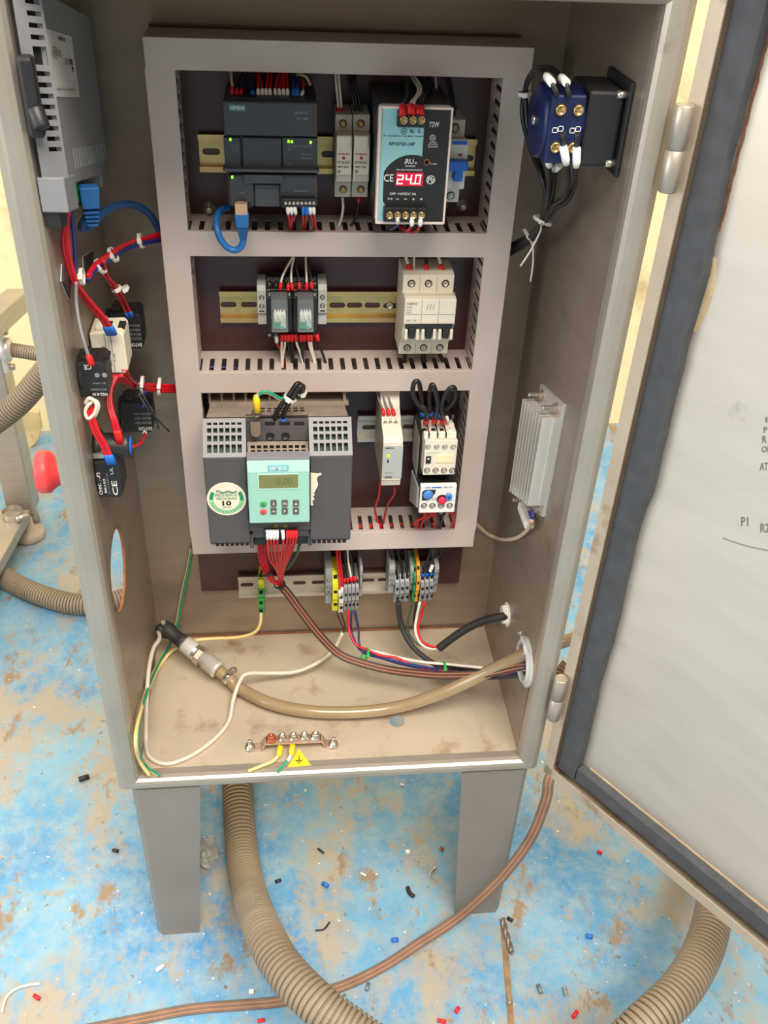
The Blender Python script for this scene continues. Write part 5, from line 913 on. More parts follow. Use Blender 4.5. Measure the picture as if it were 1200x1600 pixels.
# row 3: wires over the drive, contactor loops
o = wire('earth_wire', 'green and yellow wire with yellow lug bolted to the drive strap', mat('pale_green_wire', s(216, 222, 160), .45), .0019, [(402, 640, -.128), (401, 626, -.127), (403, 617, -.127), (411, 613, -.127), (421, 614, -.126), (430, 619, -.124), (440, 624, -.122), (450, 623, -.12)], f0=YEL, fl=.0185, fr=2.0, f0n='lug')
stripe(o, [(404, 616, -.1285), (411, 612.5, -.1285), (421, 613.5, -.1275), (430, 618, -.1255), (440, 623, -.1235), (450, 622, -.1215)], TEALW, .0014, V((0, -.0004, .0006)))
wires('drive_wire', 'black motor wire bent up out of the top of the drive', 'black wires above the drive', BW, .0026, [[(429, 660, -.112), (431, 648, -.118), (440, 632, -.123), (450, 620, -.123), (458, 608, -.123), (464, 600, -.122), (470, 602, -.116), (468, 612, -.108)], [(443, 659, -.112), (443, 648, -.118), (449, 634, -.124), (457, 622, -.125), (464, 610, -.125), (470, 603, -.124), (474, 605, -.118), (471, 614, -.108)]])
link('ferrule', MB().lathe((0, 0, 0), (0, -.2, 1), [(.0035, 0), (.0035, .008)], 12).mesh('ferrule'), BLUF, bpy.data.objects['drive_wire.001']).location = W3((443, 661, -.113)) - bpy.data.objects['drive_wire.001'].location
ziptie('white cable tie binding the two black wires above the drive', 453, 622, -.1235, .0058, NIP, (.55, -.8)); ziptie('small white cable tie behind the black wire bend above the drive', 472, 614, -.109, .004, NIP, (.3, .9))
wires('relay_wire', 'grey wire with red ferrule into the top of the cream relay module', 'wires above the cream module', GRW, .0013, [[(x, 647, -.074), (x - 3, 636, -.066), (x - 9, 620, -.055), (x - 12, 606, -.045)] for x in (599.5, 607.5, 615.5)], f0=REDF, fl=.0085, fr=1.7)
wires('relay_wire', 'red wire leaving the bottom of the cream relay module', 'red wires below the cream module', [RED, RED2], .0014, [[(594, 755, -.085), (592, 775, -.07), (586, 795, -.05), (590, 813, -.046), (598, 832, -.05)], [(616, 760, -.09), (616, 772, -.085), (607, 786, -.07), (601, 806, -.05), (597, 832, -.05)]])
wires('loop_wire', 'thick black wire loop standing above the contactor', 'black loops above the contactor', BW, .0026, [
    [(666, 660, -.082), (667, 648, -.095), (664, 638, -.1), (656, 634, -.1), (648, 622, -.1), (645, 608, -.1), (648, 597, -.1), (654, 597, -.098), (657, 610, -.09), (660, 628, -.07), (661, 650, -.058)],
    [(679, 658, -.082), (681, 646, -.095), (684, 634, -.1), (682, 618, -.1), (678, 604, -.1), (674, 602, -.098), (671, 614, -.088), (671, 632, -.07), (673, 650, -.058)],
    [(692, 660, -.082), (692, 648, -.095), (690, 634, -.1), (695, 618, -.1), (703, 607, -.1), (710, 606, -.098), (711, 618, -.095), (706, 630, -.085), (696, 640, -.072), (687, 652, -.058)]], f0=REDF, f1=BLUF, fl=.010, fr=1.35)
wire('control_wire', 'thin black wire into the fourth top terminal of the contactor', BW, .0013, [(700, 658, -.08), (697, 648, -.078), (694, 636, -.065), (690, 620, -.05)], f0=WHF, fl=.008)
wires('motor_wire', 'red wire curling from the overload relay into the lowest duct', 'red wires below the overload relay', [RED, RED2], .0014, [[(x0, 799, -.09), (x0 + a1, 806, -.085), (x1 + a2, 815, -.07), (x1, 832, -.05)] for x0, a1, x1, a2 in ((662, 2, 654, -4), (667, 1, 656, -3), (672, 1, 659, 1), (676, 2, 676, 4), (680, 0, 677, 2), (702, 4, 703, 4), (706, 2, 706, 4))])
wires('motor_wire', 'black wire curling from the overload relay into the lowest duct', 'black wires below the overload relay', BW, .0018, [[(683, 800, -.09), (685, 810, -.08), (684, 832, -.05)], [(695, 800, -.09), (690, 812, -.075), (686, 834, -.05)], [(709, 798, -.08), (708, 812, -.07), (705, 830, -.05)]])
# drive bundle
FX = (418, 423, 428, 433, 442, 449.5, 454, 458.5, 463)
wires('control_wire', 'red wire running down from the white-ferruled terminals of the drive', 'red wires with white ferrules under the drive', [RED, RED2], .0014, [[(x, 831, -.148), (x + .5, 848, -.146), (xm, 872, -.125), (434 + i * .9, 895, -.095), (436 + i * .8, 914, -.075)] for i, (x, xm) in enumerate(zip(FX[:5], (421, 426, 431, 436, 439)))], f0=WHF, fl=.012, fr=1.3)
wires('control_wire', 'red wire with red ferrule running down from the drive terminals', 'red wires with red ferrules under the drive', [RED, RED2], .0014, [[(x, 831, -.148), (x - 1, 846, -.146), (xm, 870, -.125), (440 + i * .9, 895, -.095), (439 + i * .7, 914, -.075)] for i, (x, xm) in enumerate(zip(FX[5:], (443, 446, 449, 452)))], f0=REDF, fl=.011, fr=1.25)
wires('control_wire', 'red wire bending up behind the drive from the black tie', 'red wires folded behind the drive', [RED, RED2], .0016, [[(404 + i * 2.4, 850, -.075), (405 + i * 2.2, 870, -.08), (411 + i * 2, 890, -.082 + .002 * (i % 2)), (422 + i * 1.4, 907, -.08), (436 + i * .5, 914, -.078)] for i in range(6)])
wire('control_wire', 'dark green wire slanting down from the right terminal of the drive', GREENW, .0017, [(468, 850, -.12), (464, 866, -.11), (455, 880, -.1), (448, 890, -.09)])
ziptie('black cable tie at the bottom of the red drive bundle', 437, 913, -.076, .0062, BLK, (.3, .9)); ziptie('black cable tie around the folded red wires left of the drive bundle', 417, 892, -.081, .0075, BLK, (.6, .8))
def ribbon(name, label, pts, cols, r, side_, cat='cable', k=8):
    w = spline([W3(p) for p in pts], k); o0 = w[0].copy(); m = len(w); root = None
    for j, c in enumerate(cols):
        q = []
        for i, p in enumerate(w):
            d = (w[min(i + 1, m - 1)] - w[max(i - 1, 0)]).normalized(); vw = (CAM - p).normalized(); sd = d.cross(vw).normalized()
            q.append(p + sd * (j - (len(cols) - 1) / 2) * r * side_ - o0)
        ob = link(name if root is None else 'strand', MB().tube(q, r, 8).mesh(name), c, root)
        if root is None: ob.location = o0; root = tag(ob, label, cat)
    return root
ribbon('multicore_cable', 'brown and black striped cable sweeping from the drive to the right wall hole', [(438, 914, -.076), (452, 930, -.08), (470, 955, -.085), (500, 993, -.09), (530, 1022, -.1), (565, 1036, -.11), (610, 1047, -.12), (660, 1053, -.135), (700, 1055, -.15), (760, 1052, -.175), (826, 1040, 'x', .455), V((.49, -.215, .12))], [BROWNK, BROWNW, BROWNK, BROWNW, BROWNK], .0015, 1.25)
# terminals
wires('control_wire', 'red wire from the lowest duct to the beige terminal', 'red wires above the middle terminals', [RED, RED2], .0015, [[(531, 930, -.062), (532, 910, -.058), (529, 888, -.05), (526, 858, -.04)], [(534, 926, -.062), (535, 908, -.058), (533, 888, -.05), (530, 858, -.04)]], f0=WHF, fl=.010)
wires('control_wire', 'black wire with red ferrule into the narrow grey terminals', 'black wires above the middle terminals', BW, .0013, [[(538.5, 910, -.05), (538, 895, -.048), (540, 858, -.035)], [(543.7, 909, -.05), (541, 892, -.048), (537, 858, -.035)], [(555, 907, -.05), (552, 890, -.046), (546, 856, -.033)]], f0=REDF, fl=.008, fr=1.8)
wire('control_wire', 'white wire with red ferrule into the narrow grey terminals', WW, .0014, [(549.3, 908, -.05), (547, 893, -.047), (544, 876, -.04), (543, 856, -.035)], f0=REDF, fl=.008, fr=1.7)
wires('power_wire', 'thick black wire from the lowest duct to the right-hand terminals', 'black wires above the right terminals', BW, .0018, [[(621, 902, -.046), (618, 888, -.044), (611, 868, -.036), (606, 852, -.03)], [(629, 901, -.046), (627, 884, -.042), (623, 868, -.036), (621, 852, -.03)], [(636, 900, -.046), (635, 884, -.042), (634, 868, -.036), (634, 852, -.03)]])
wires('power_wire', 'thick black wire with blue ferrule slanting to the right-hand terminals', 'black wires with blue ferrules', BW, .0018, [[(660, 901, -.046), (663, 888, -.044), (670, 870, -.036), (676, 850, -.03)], [(666.5, 900, -.046), (670, 886, -.044), (680, 868, -.036), (688, 850, -.03)], [(673.5, 899, -.046), (677, 885, -.044), (687, 868, -.036), (696, 848, -.03)]], f0=BLUF, fl=.006, fr=1.5)
wire('wire_marker', 'white tube marker on a black wire above the right terminals', WHF, .0024, [(672, 893, -.052), (674, 888, -.051), (676, 883, -.05)], cat='marker')
BN = [(566, 1016, -.085), (595, 1025, -.095), (630, 1035, -.105), (690, 1046, -.125), (740, 1052, -.15), (790, 1050, -.18), (826, 1036, 'x', .455)]
def off(pts, dx, dy): return [(p[0] + dx, p[1] + dy, *p[2:]) if not isinstance(p, V) else p for p in pts]
wire('signal_cable', 'red wire from the middle terminals twisting along the cabinet floor', RED, .0017, [(544, 955, -.058), (544, 975, -.06), (548, 992, -.07), (557, 1008, -.08)] + [(575, 1016, -.088), (595, 1024, -.095), (620, 1028, -.1), (650, 1042, -.11)] + off(BN[3:], 0, 2), cat='cable')
wires('signal_cable', 'navy wire from the middle terminals twisting along the cabinet floor', 'navy wires on the cabinet floor', NAVY, .0014, [[(549, 955, -.058), (549, 985, -.062), (556, 1005, -.078)] + off(BN, 0, 2 + (i % 2)) if i == 0 else [(551 + 2 * i, 955, -.058), (560, 982, -.062), (561, 1004, -.078)] + off(BN, 2, -2 + 3 * i) for i in range(3)], cat='cable')
wire('signal_cable', 'pale cream wire with a short white ferrule joining the twisted bundle', WW, .0019, [(561, 1009, -.08), (568, 1014, -.083), (590, 1019, -.09), (630, 1029, -.1), (665, 1035, -.11), (700, 1038, -.12), (740, 1042, -.15), (790, 1047, -.18), (826, 1046, 'x', .455)], cat='cable')
wires('signal_cable', 'dark wire from the beige terminal into the pale grey cable', 'wires entering the pale grey cable', BROWNK, .0012, [[(527, 957, -.06), (530, 968, -.06), (536, 981, -.056), (537, 988, -.055)], [(533, 957, -.06), (536, 968, -.06), (539, 976, -.056), (537, 986, -.055)]])
wire('power_cable', 'black cable curving from the right terminals along the floor to the hole', RUBBER, .0036, [(622, 940, -.055), (624, 962, -.058), (632, 990, -.07), (652, 1018, -.09), (690, 1044, -.115), (730, 1056, -.14), (780, 1057, -.17), (826, 1052, 'x', .455)], cat='cable', n=12)
wire('power_cable', 'black cable lying behind the hose, into the same right wall hole', RUBBER, .0034, [(690, 1040, -.1), (740, 1046, -.14), (790, 1040, -.175), (826, 1030, 'x', .455)], cat='cable', n=12)
wire('power_cable', 'thick black sheathed cable running to the white gland', RUBBER, .0052, [(686, 1013, -.085), (704, 999, -.085), (728, 983, -.088), (755, 970, -.095), (786, 963, 'x', .443), (800, 962, 'x', .462)], cat='cable', n=14)
wire('power_wire', 'red wire from the right terminals into the black sheathed cable', RED, .0017, [(664, 941, -.055), (658, 962, -.057), (653, 985, -.066), (660, 1002, -.076), (672, 1009, -.083), (688, 1012, -.085)])
wire('power_wire', 'white wire from the right terminals into the black sheathed cable', WW, .0019, [(656, 941, -.055), (651, 965, -.057), (649, 985, -.066), (656, 1004, -.076), (670, 1013, -.083), (688, 1013, -.085)])
wire('power_wire', 'black wire from the right terminals into the black sheathed cable', BW, .0016, [(651, 941, -.055), (647, 968, -.057), (652, 996, -.07), (668, 1010, -.08), (688, 1011, -.086)])
wire('power_wire', 'dark green wire hanging from the green and orange terminal', GREENW, .0014, [(645, 941, -.055), (640, 958, -.057), (637, 975, -.062), (640, 992, -.068), (656, 1008, -.078), (688, 1014, -.084)])
ziptie('bright green cable tie on the left of the floor bundle', 570, 1023, -.092, .0085, ZGRN, (.9, .3), [(568, 1035, -.1), (565, 1040, -.1)]); ziptie('bright green cable tie on the right of the floor bundle', 691, 1045, -.12, .0085, ZGRN, (.95, .2), [(693, 1056, -.125), (697, 1064, -.125)])
o = wire('earth_wire', 'green and cream striped earth wire running down the left wall', YGW, .0021, [(299, 858, -.004), (293, 890, -.006), (284, 930, -.008), (276, 975, -.012), (266, 1003, 'z', .006), (249, 1032, 'z', .004), (232, 1070, 'x', .004), (220, 1110, 'x', .004), (214, 1150, 'x', .004), (217, 1180, 'x', .004), (228, 1198, 'z', .004), (248, 1212, 'z', .003)])
stripe(o, [(299, 858, -.006), (293, 890, -.008), (284, 930, -.01), (276, 975, -.014), (266, 1003, 'z', .007), (249, 1032, 'z', .005), (232, 1070, 'x', .0045), (220, 1110, 'x', .0045), (214, 1150, 'x', .0045), (217, 1180, 'x', .0045), (228, 1198, 'z', .005), (248, 1212, 'z', .004)], TEALW, .0017, V((.0012, -.0006, .0004)))
wire('earth_wire', 'cream earth wire from the single green terminal around the floor corner', YGW, .0022, [(408, 958, -.057), (406, 976, -.06), (396, 989, -.06), (370, 996, -.055), (330, 998, -.05), (300, 1002, -.05), (270, 1016, 'z', .01), (247, 1045, 'z', .006), (229, 1085, 'x', .005), (216, 1125, 'x', .005), (212, 1160, 'x', .005), (219, 1190, 'x', .004), (234, 1212, 'z', .003)])
# left wall wires
wires('control_wire', 'red wire hanging from the touch panel down to the cream contact block', 'red wires from the touch panel', [RED, RED2], .0017, [[(105 + i * 2, 322, -.2), (101 + i * 2, 352, -.2), (99 + i * 4, 385, -.2), (107 + i * 3, 418, -.195), (117 + i * 3, 446, -.19), (136 + i * 4, 474, -.175), (158 + i * 4, 499, -.165), (169 + i * 4.5, 520, -.158)] for i in range(3)], f1=BLUF, fl=.011, fr=1.6)
wire('control_wire', 'navy wire hanging beside the reds below the touch panel', NAVY, .0017, [(110, 322, -.198), (114, 352, -.198), (117, 390, -.196), (117, 420, -.192), (116, 445, -.19)])
wire('control_wire', 'grey wire with red ferrule dropping to the black block at the left edge', GRW, .0016, [(119, 440, -.2), (119, 470, -.205), (124, 505, -.215), (133, 540, -.225), (143, 568, -.228)], f1=REDF, fl=.010, fr=1.8)
wires('control_wire', 'red wire of the upper tied bundle on the left wall', 'red wires of the upper left bundle', [RED, RED2], .0016, [[(136 + i, 432 + i * 2, -.17), (148 + i, 413 + i * 1.5, -.15), (172, 396 + i * 2.2, -.12), (200, 380 + i * 2, -.08), (228, 371 + i * 2.4, -.055), (258, 362 + i * 3, -.04)] for i in range(3)])
wires('control_wire', 'navy wire of the upper tied bundle on the left wall', 'navy wires of the upper left bundle', NAVY, .0016, [[(136 + i, 438 + i * 2, -.172), (150 + i, 419 + i * 2, -.152), (173, 404 + i * 2, -.122), (201, 386 + i * 2, -.082), (229, 378 + i * 2, -.057), (258, 373 + i * 2, -.042)] for i in range(2)])
wires('control_wire', 'red wire with blue ferrule branching down to the back black block', 'red branch wires to the back block', [RED, RED2], .0016, [[(152 + i * 10, 414 - i * 7, -.148), (163 + i * 5, 430, -.13), (177 + i * 8, 450 + i * 2, -.11), (190 + i * 7, 474, -.09), (199 + i * 6, 494 - i, -.078)] for i in range(2)], f1=BLUF, fl=.009, fr=1.6)
for (x, y_, dp, dx, dy, lb) in ((220, 376, -.062, 1, -.2, 'grey cable tie nearest the left duct on the upper bundle'), (177, 398, -.115, .9, -.5, 'white cable tie at the bend of the upper left bundle'), (157, 416, -.142, .9, -.6, 'white cable tie where the two branch wires leave the bundle'), (182, 451, -.108, .5, .8, 'white cable tie on the left branch wire'), (194, 451, -.1, .5, .8, 'white cable tie on the right branch wire'), (128, 432, -.185, 1, 0, 'white cable tie joining the hanging red wires to the bundle')): ziptie(lb, x, y_, dp, .0062 if 'branch wire' not in lb or 'leave' in lb else .004, NIP, (dx, dy))
o = wire('patch_cable', 'shade-darkened blue patch cable looping from the touch panel to the left duct', ETH_SHADE, .0034, [(140, 318, -.17), (137, 335, -.165), (130, 348, -.16), (128, 357, -.155), (138, 356, -.15), (152, 342, -.13), (168, 328, -.11), (190, 320, -.09), (212, 321, -.07), (232, 333, -.055), (245, 352, -.045), (252, 366, -.04)], cat='cable', n=12)
lo = V(o.location); a, b = W3((138, 290, -.17)), W3((141, 320, -.17)); d = (b - a).normalized(); sx = V((1, .3, 0)); sx = (sx - d * sx.dot(d)).normalized(); sy = d.cross(sx)
link('boot', tbox(a - lo, .008, .006, a + d * .018 - lo, .007, .005).mesh('boot'), ETHD, o, .0012)  # boot takes the darker blue for the shade on this wall
for k in range(4): p = a + d * (.020 + .0034 * k); link('boot_rib', tbox(p - lo, .0062 - .0005 * k, .005, p + d * .002 - lo, .0058 - .0005 * k, .0045).mesh('boot_rib'), ETHD, o)
wires('control_wire', 'red wire of the lower bundle running to the left duct', 'red wires of the lower left bundle', [RED, RED2], .0016, [[(178 + i * 3, 590 - i, -.15), (192 + i * 2, 597 - i * .6, -.13), (212, 602 - 2 + i * 2, -.1), (240, 601 + i * 2.3, -.07), (280, 603 + i * 2.3, -.045)] for i in range(5)])
wires('control_wire', 'red wire from under the cream block down to the lower bundle', 'red wires under the cream block', [RED, RED2], .0016, [[(192 + i * 5, 577, -.15), (200 + i * 4, 592, -.13), (214 + i * 3, 602, -.1), (240, 608 + i * 2, -.07), (280, 611 + i * 1.5, -.045)] for i in range(2)])
wires('control_wire', 'red wire hanging to the blue capped cylinder', 'red wires to the cylinder', [RED, RED2], .0017, [[(178 + i * 3, 586, -.165), (170 + i * 2, 608, -.175), (168 + i * 3, 632, -.185), (176 + i * 3, 660, -.195), (184 + i * 3, 690, -.198)] for i in range(3)], f1=REDF, fl=.014, fr=1.3)
wires('control_wire', 'red wire with blue ferrule hanging to the emergency stop block', 'red wires to the emergency stop', [RED, RED2], .0017, [[(140 + i * 3, 622, -.215), (139 + i * 3, 645, -.22), (145 + i * 4, 672, -.222), (158 + i * 4, 695, -.222), (170 + i * 3.5, 722, -.222)] for i in range(3)], f1=BLUF, fl=.010, fr=1.6)
wires('control_wire', 'white wire coiled under the black block at the left edge', 'white coil', WW, .0016, [[(133, 630, -.22), (140, 622, -.222), (150, 630, -.222), (148, 645, -.222), (138, 654, -.222), (133, 645, -.222), (137, 634, -.222), (148, 626, -.22), (154, 634, -.22), (148, 650, -.22), (138, 656, -.218)]])
wire('control_wire', 'short red wire from the cylinder up to the black block by the corner', RED, .0016, [(207, 698, -.18), (218, 694, -.14), (225, 684, -.1), (226, 676, -.07)], f1=WHF, fl=.006)
wire('control_wire', 'navy wire dropping into the black block by the corner', NAVY, .0016, [(226, 612, -.09), (224, 622, -.085), (224, 634, -.075)], f1=BLUF, fl=.006)
ziptie('black cable tie with two long tails on the lower left bundle', 216, 605, -.098, .0095, BLK, (1, .1), [(228, 625, -.11), (240, 645, -.12), (248, 670, -.12)]); wire('tie_tail', 'second black tail pointing down right from the lower bundle', BLK, .001, [(214, 612, -.11), (232, 640, -.12), (264, 674, -.12)], cat='cable tie')
ziptie('white cable tie on the lower left bundle, first from the black one', 222, 602, -.09, .0085, NIP, (1, .1)); ziptie('white cable tie on the lower left bundle, nearest the left duct', 249, 604, -.064, .0085, NIP, (1, .1))
# wires seen through the duct slots
for lb, pts, m in (('red wire lying low in the upright left duct', [(.083, -.035, .23), (.080, -.04, .5), (.083, -.035, .72)], RED), ('second red wire lying in the upright left duct', [(.078, -.042, .35), (.084, -.045, .55), (.080, -.04, .72)], RED), ('red wire lying in the upright right duct', [(.386, -.035, .23), (.389, -.042, .4), (.385, -.036, .56)], RED), ('black wire lying in the upright right duct', [(.387, -.045, .23), (.386, -.038, .5), (.388, -.042, .72)], BW), ('red wire lying in the lowest duct', [(.21, -.04, .210), (.28, -.045, .213), (.36, -.035, .211)], RED), ('second red wire lying in the lowest duct', [(.2, -.035, .207), (.3, -.04, .212), (.37, -.045, .210)], RED), ('black wire lying in the duct above the drive', [(.1, -.04, .427), (.2, -.045, .429), (.37, -.04, .427)], BW), ('navy wire crossing from the left duct into the duct above the drive', [(.082, -.04, .428), (.095, -.044, .431), (.13, -.04, .428)], NAVY), ('red wire lying in the duct below the controller', [(.1, -.04, .578), (.2, -.045, .58), (.37, -.04, .578)], RED), ('black wire lying in the duct below the controller', [(.1, -.035, .576), (.25, -.038, .579), (.37, -.045, .577)], BW)):
    wire('duct_wire', lb, m, .0017, [V(p) for p in pts])
# ------------------------------------------------------------------ conduits, floor cable
DUSTB = mat('dusty_brown_cable', s(112, 92, 78), .6, 0, .15, 40); DUSTB2 = mat('dusty_orange_stripe', s(158, 112, 84), .6, 0, .15, 40)
def conduit(label, pts, r, pitch=.0066, n=30):
    w = spline(pts, 14); L_ = [0]
    for a, b in zip(w, w[1:]): L_.append(L_[-1] + (b - a).length)
    q, rr = [], []; i = 0; tot = L_[-1]; k = 0; d = 0
    pat = ((0, 1), (.3, 1.01), (.6, 1.0), (.70, .86), (.88, .86), (.98, 1.0))
    while d < tot:
        for f, z in pat:
            x = d + f * pitch
            if x >= tot: break
            while i < len(L_) - 2 and L_[i + 1] < x: i += 1
            t_ = (x - L_[i]) / max(1e-9, L_[i + 1] - L_[i]); q.append(w[i].lerp(w[i + 1], t_)); rr.append(r * z)
        d += pitch
    o0 = q[0].copy(); o = link('flexible_conduit', MB().tube([p - o0 for p in q], rr, n).mesh('flexible_conduit'), COND); o.location = o0
    o.data.polygons.foreach_set('use_smooth', [False] * len(o.data.polygons))
    return tag(o, label, 'conduit')
def Pt(px, py, wpx, r):
    q = CAM + ray(px, py) * (FPX * 2 * r / wpx); return q if q.z > ZF + r else P(px, py, z=ZF + r)
r = .0235
conduit('thick grey corrugated conduit curving out from under the cabinet, across the front, behind the door', [P(366, 1150, z=ZF + r), P(370, 1212, z=ZF + r + .002), Pt(373, 1270, 46, r), Pt(379, 1340, 49, r), Pt(391, 1400, 54, r), Pt(411, 1455, 60, r), Pt(441, 1510, 63, r), Pt(487, 1560, 65, r), Pt(540, 1603, 66, r), Pt(640, 1665, 67, r), Pt(800, 1715, 67, r), Pt(930, 1665, 66, r), Pt(1010, 1598, 65, r), Pt(1064, 1545, 63, r), Pt(1099, 1485, 60, r), Pt(1115, 1425, 57, r), Pt(1118, 1380, 54, r), P(1110, 1300, z=ZF + r)], r)
r = .02
conduit('corrugated conduit lying on the blue floor left of the cabinet', [P(-90, 838, z=ZF + r), P(-30, 878, z=ZF + r), P(20, 910, z=ZF + r), P(70, 932, z=ZF + r), P(120, 944, z=ZF + r), P(170, 942, z=ZF + r), P(230, 920, z=ZF + r), P(260, 890, z=ZF + r)], r, .0058)
conduit('corrugated conduit rising behind the left post from the machine stand', [P(-90, 720, y=.42), P(-30, 675, y=.42), P(20, 638, y=.42), P(52, 604, y=.42), P(85, 560, y=.42), P(110, 500, y=.42)], r, .0058)
conduit('short corrugated conduit stub with a bolted flange by the left post', [P(14, 546, y=.6), P(40, 550, y=.6), P(70, 556, y=.6), P(110, 566, y=.6)], .0125, .004)
t = T('conduit_flange', 'bolted steel flange holding the short conduit stub', 'flange', P(12, 546, y=.6), 'left'); 
t.add('ring', MB().lathe((0, 0, -.012), (0, 0, 1), [(.017, 0), (.021, .002), (.021, .016), (.0145, .02)], 24), ALU)
for e in (-1, 1): t.add('lug', MB().box(-.01, .01, e * .03 - .012, e * .03 + .012, -.012, -.002), ALU, .002); t.add('bolt', MB().cyl((0, e * .034, -.006), (0, e * .034, .006), .006), STEEL)
ribbon('striped_cable', 'long brown striped cable running over the floor under the grey conduit', [V((.49, -.205, .125)), V((.53, -.19, .07)), V((.525, -.225, .0)), (861, 1212, -.25), (853, 1250, -.258), (829, 1310, -.262), (786, 1368, -.262), (738, 1415, -.264), (700, 1445, -.268), (655, 1474, 'z', ZF + .008), (605, 1507, 'z', ZF + .0035), (548, 1536, 'z', ZF + .0035), (490, 1555, 'z', ZF + .0035), (430, 1566, 'z', ZF + .0035), (370, 1571, 'z', ZF + .0035), (300, 1577, 'z', ZF + .0035), (220, 1592, 'z', ZF + .0035), (120, 1612, 'z', ZF + .0035)], [DUSTB, DUSTB2, DUSTB, DUSTB2, DUSTB], .0019, 1.25)
# ------------------------------------------------------------------ machine stand behind, left
lc = P(34, 760, y=.70); t = T('machine_stand', 'grey steel machine stand behind the left post', 'machine stand', (lc.x, .70, ZF), 'floor')
l0 = lambda px, py, y=.70: P(px, py, y=y) - t.O
t.add('leg', MB().box(-.035, .02, -.02, .035, .05, .62), STEEL, .003); t.add('foot_stem', MB().cyl((.01, .0, .012), (.01, .0, .06), .012), STEEL)
f = P(46, 838, z=ZF) - t.O; t.add('foot', MB().lathe((f.x, f.y, 0), (0, 0, 1), [(.032, 0), (.034, .006), (.030, .018), (.014, .024), (.012, .05)], 28), mat('foot_plastic', s(176, 160, 140), .6, 0, .1))
sh = [P(*p, z=ZF + .075) - t.O for p in ((45, 796), (-80, 797), (-160, 1010), (-70, 1010), (0, 878))]
t.add('shelf', MB().prism('w', [(p.x, p.y) for p in sh], .05, .075), STEEL, .002)
a, b = P(32, 465, y=.70) - t.O, P(-60, 545, y=.42) - t.O; e = V((0, 0, .018)); g = V((.02, 0, 0))
t.add('upper_beam', MB().hexa([a - e - g, a + g - e, a + g + e, a - g + e], [b - e - g, b + g - e, b + g + e, b - g + e]), STEEL, .002)
c = P(20, 805, z=ZF + .078); t = T('loose_clamp', 'loose worm drive hose clamp lying on the machine stand shelf', 'hose clamp', c, 'floor')
n = 24; b = MB(); pr_ = [(.0195, 0), (.0205, 0), (.0205, .011), (.0195, .011)]
t.add('band', b.add([(r_ * math.cos(math.tau * k / n), r_ * math.sin(math.tau * k / n), z) for k in range(n) for r_, z in pr_], [(k * 4 + j, k * 4 + (j + 1) % 4, ((k + 1) % n) * 4 + (j + 1) % 4, ((k + 1) % n) * 4 + j) for k in range(n) for j in range(4)]), CHROME)
t.add('worm_housing', MB().cyl((.012, -.024, .006), (.034, -.008, .006), .006), CHROME)
sh = [P(*p, y=1.03) for p in ((22, 652), (40, 640), (62, 642), (66, 668), (58, 690), (46, 700), (26, 695))]; o = sum(sh, V()) / 7
t = T('scrap_sheet', 'tan scrap sheet leaning at the foot of the cream wall', 'scrap sheet', o); t.add('sheet', MB().prism('w', [t.loc(p)[:2] for p in sh], -.006, .006), mat('scrap_tan', s(206, 182, 132), .85, 0, .2, 14, spots=(20, .6, .7, s(120, 90, 60))), .002)
# ------------------------------------------------------------------ bits on the floor
def bit(name, label, m, p0, p1, r, cat='scrap', h=0, bend=None):
    a, b = P(*p0, z=ZF + r + h), P(*p1, z=ZF + r + h); o0 = a.copy()
    pts = [a - o0, b - o0] if not bend else [a - o0, P(*bend, z=ZF + r + h) - o0, b - o0]
    o = link(name, MB().tube(spline(pts, 4) if bend else pts, r, 9).mesh(name), m); o.location = o0; return tag(o, label, cat)
SLV = mat('scrap_grey', s(120, 122, 124), .5, .3)
bit('insulation_scrap', 'chunky black offcut on the blue floor far left of the legs', BLK, (123, 1218), (139, 1213), .0042); bit('insulation_scrap', 'small dark offcut on the floor just left of the left leg', BLK, (176, 1328), (185, 1330), .0026)
bit('ferrule_scrap', 'dull red stub by the curled white wire, bottom left corner', REDF, (53, 1555), (62, 1561), .0026); bit('ferrule_scrap', 'pale red stub under the brown cable at the bottom edge', REDF, (402, 1596), (414, 1593), .0024)
bit('tube_scrap', 'white tube offcut between left leg and conduit front', WHF, (244, 1517), (256, 1508), .0024)
for (x, y_, lb) in ((393, 1552, 'small white cube just left of the grey conduit'), (637, 1333, 'white square crumb in the shade under the cabinet')):
    c = P(x, y_, z=ZF); o = link('plastic_crumb', MB().box(-.0032, .0032, -.0026, .0032, 0, .005).prism('w', [(-.002, .0032), (.001, .0044), (.002, .0032)], 0, .004).mesh('plastic_crumb'), WHITE, None, .0006); o.location = c; tag(o, lb, 'scrap')
bit('insulation_scrap', 'short black tube beside the conduit below the cabinet', BLK, (430, 1378), (439, 1375), .0026); bit('insulation_scrap', 'thin dark sliver farthest back under the cabinet', BLK, (497, 1326), (506, 1333), .0016); bit('insulation_scrap', 'curved black offcut left of the right leg', BLK, (637, 1386), (647, 1401), .003, bend=(640, 1395)); bit('insulation_scrap', 'long thin bent black wire scrap right of the conduit', BLK, (493, 1454), (515, 1441), .0013, bend=(506, 1452)); bit('insulation_scrap', 'dark stub just below the brown cable', SLV, (573, 1548), (576, 1536), .0024)
for p0, p1, lb in (((504, 1380), (513, 1385), 'blue stub in the middle of the floor below the cabinet'), ((612, 1469), (622, 1468), 'pale blue stub above the brown cable'), ((916, 1462), (926, 1464), 'bright blue stub on the right part of the floor')): bit('ferrule_scrap', lb, BLUF, p0, p1, .0032)
for p0, p1, lb in (((934, 1330), (941, 1333), 'red stub near the bottom edge of the door'), ((684, 1594), (697, 1597), 'red tube lying at the bottom edge right of centre'), ((712, 1582), (717, 1574), 'small red stub near the floor joint'), ((895, 1590), (902, 1580), 'red tube at the bottom edge left of the right conduit')): bit('ferrule_scrap', lb, REDF, p0, p1, .0026)
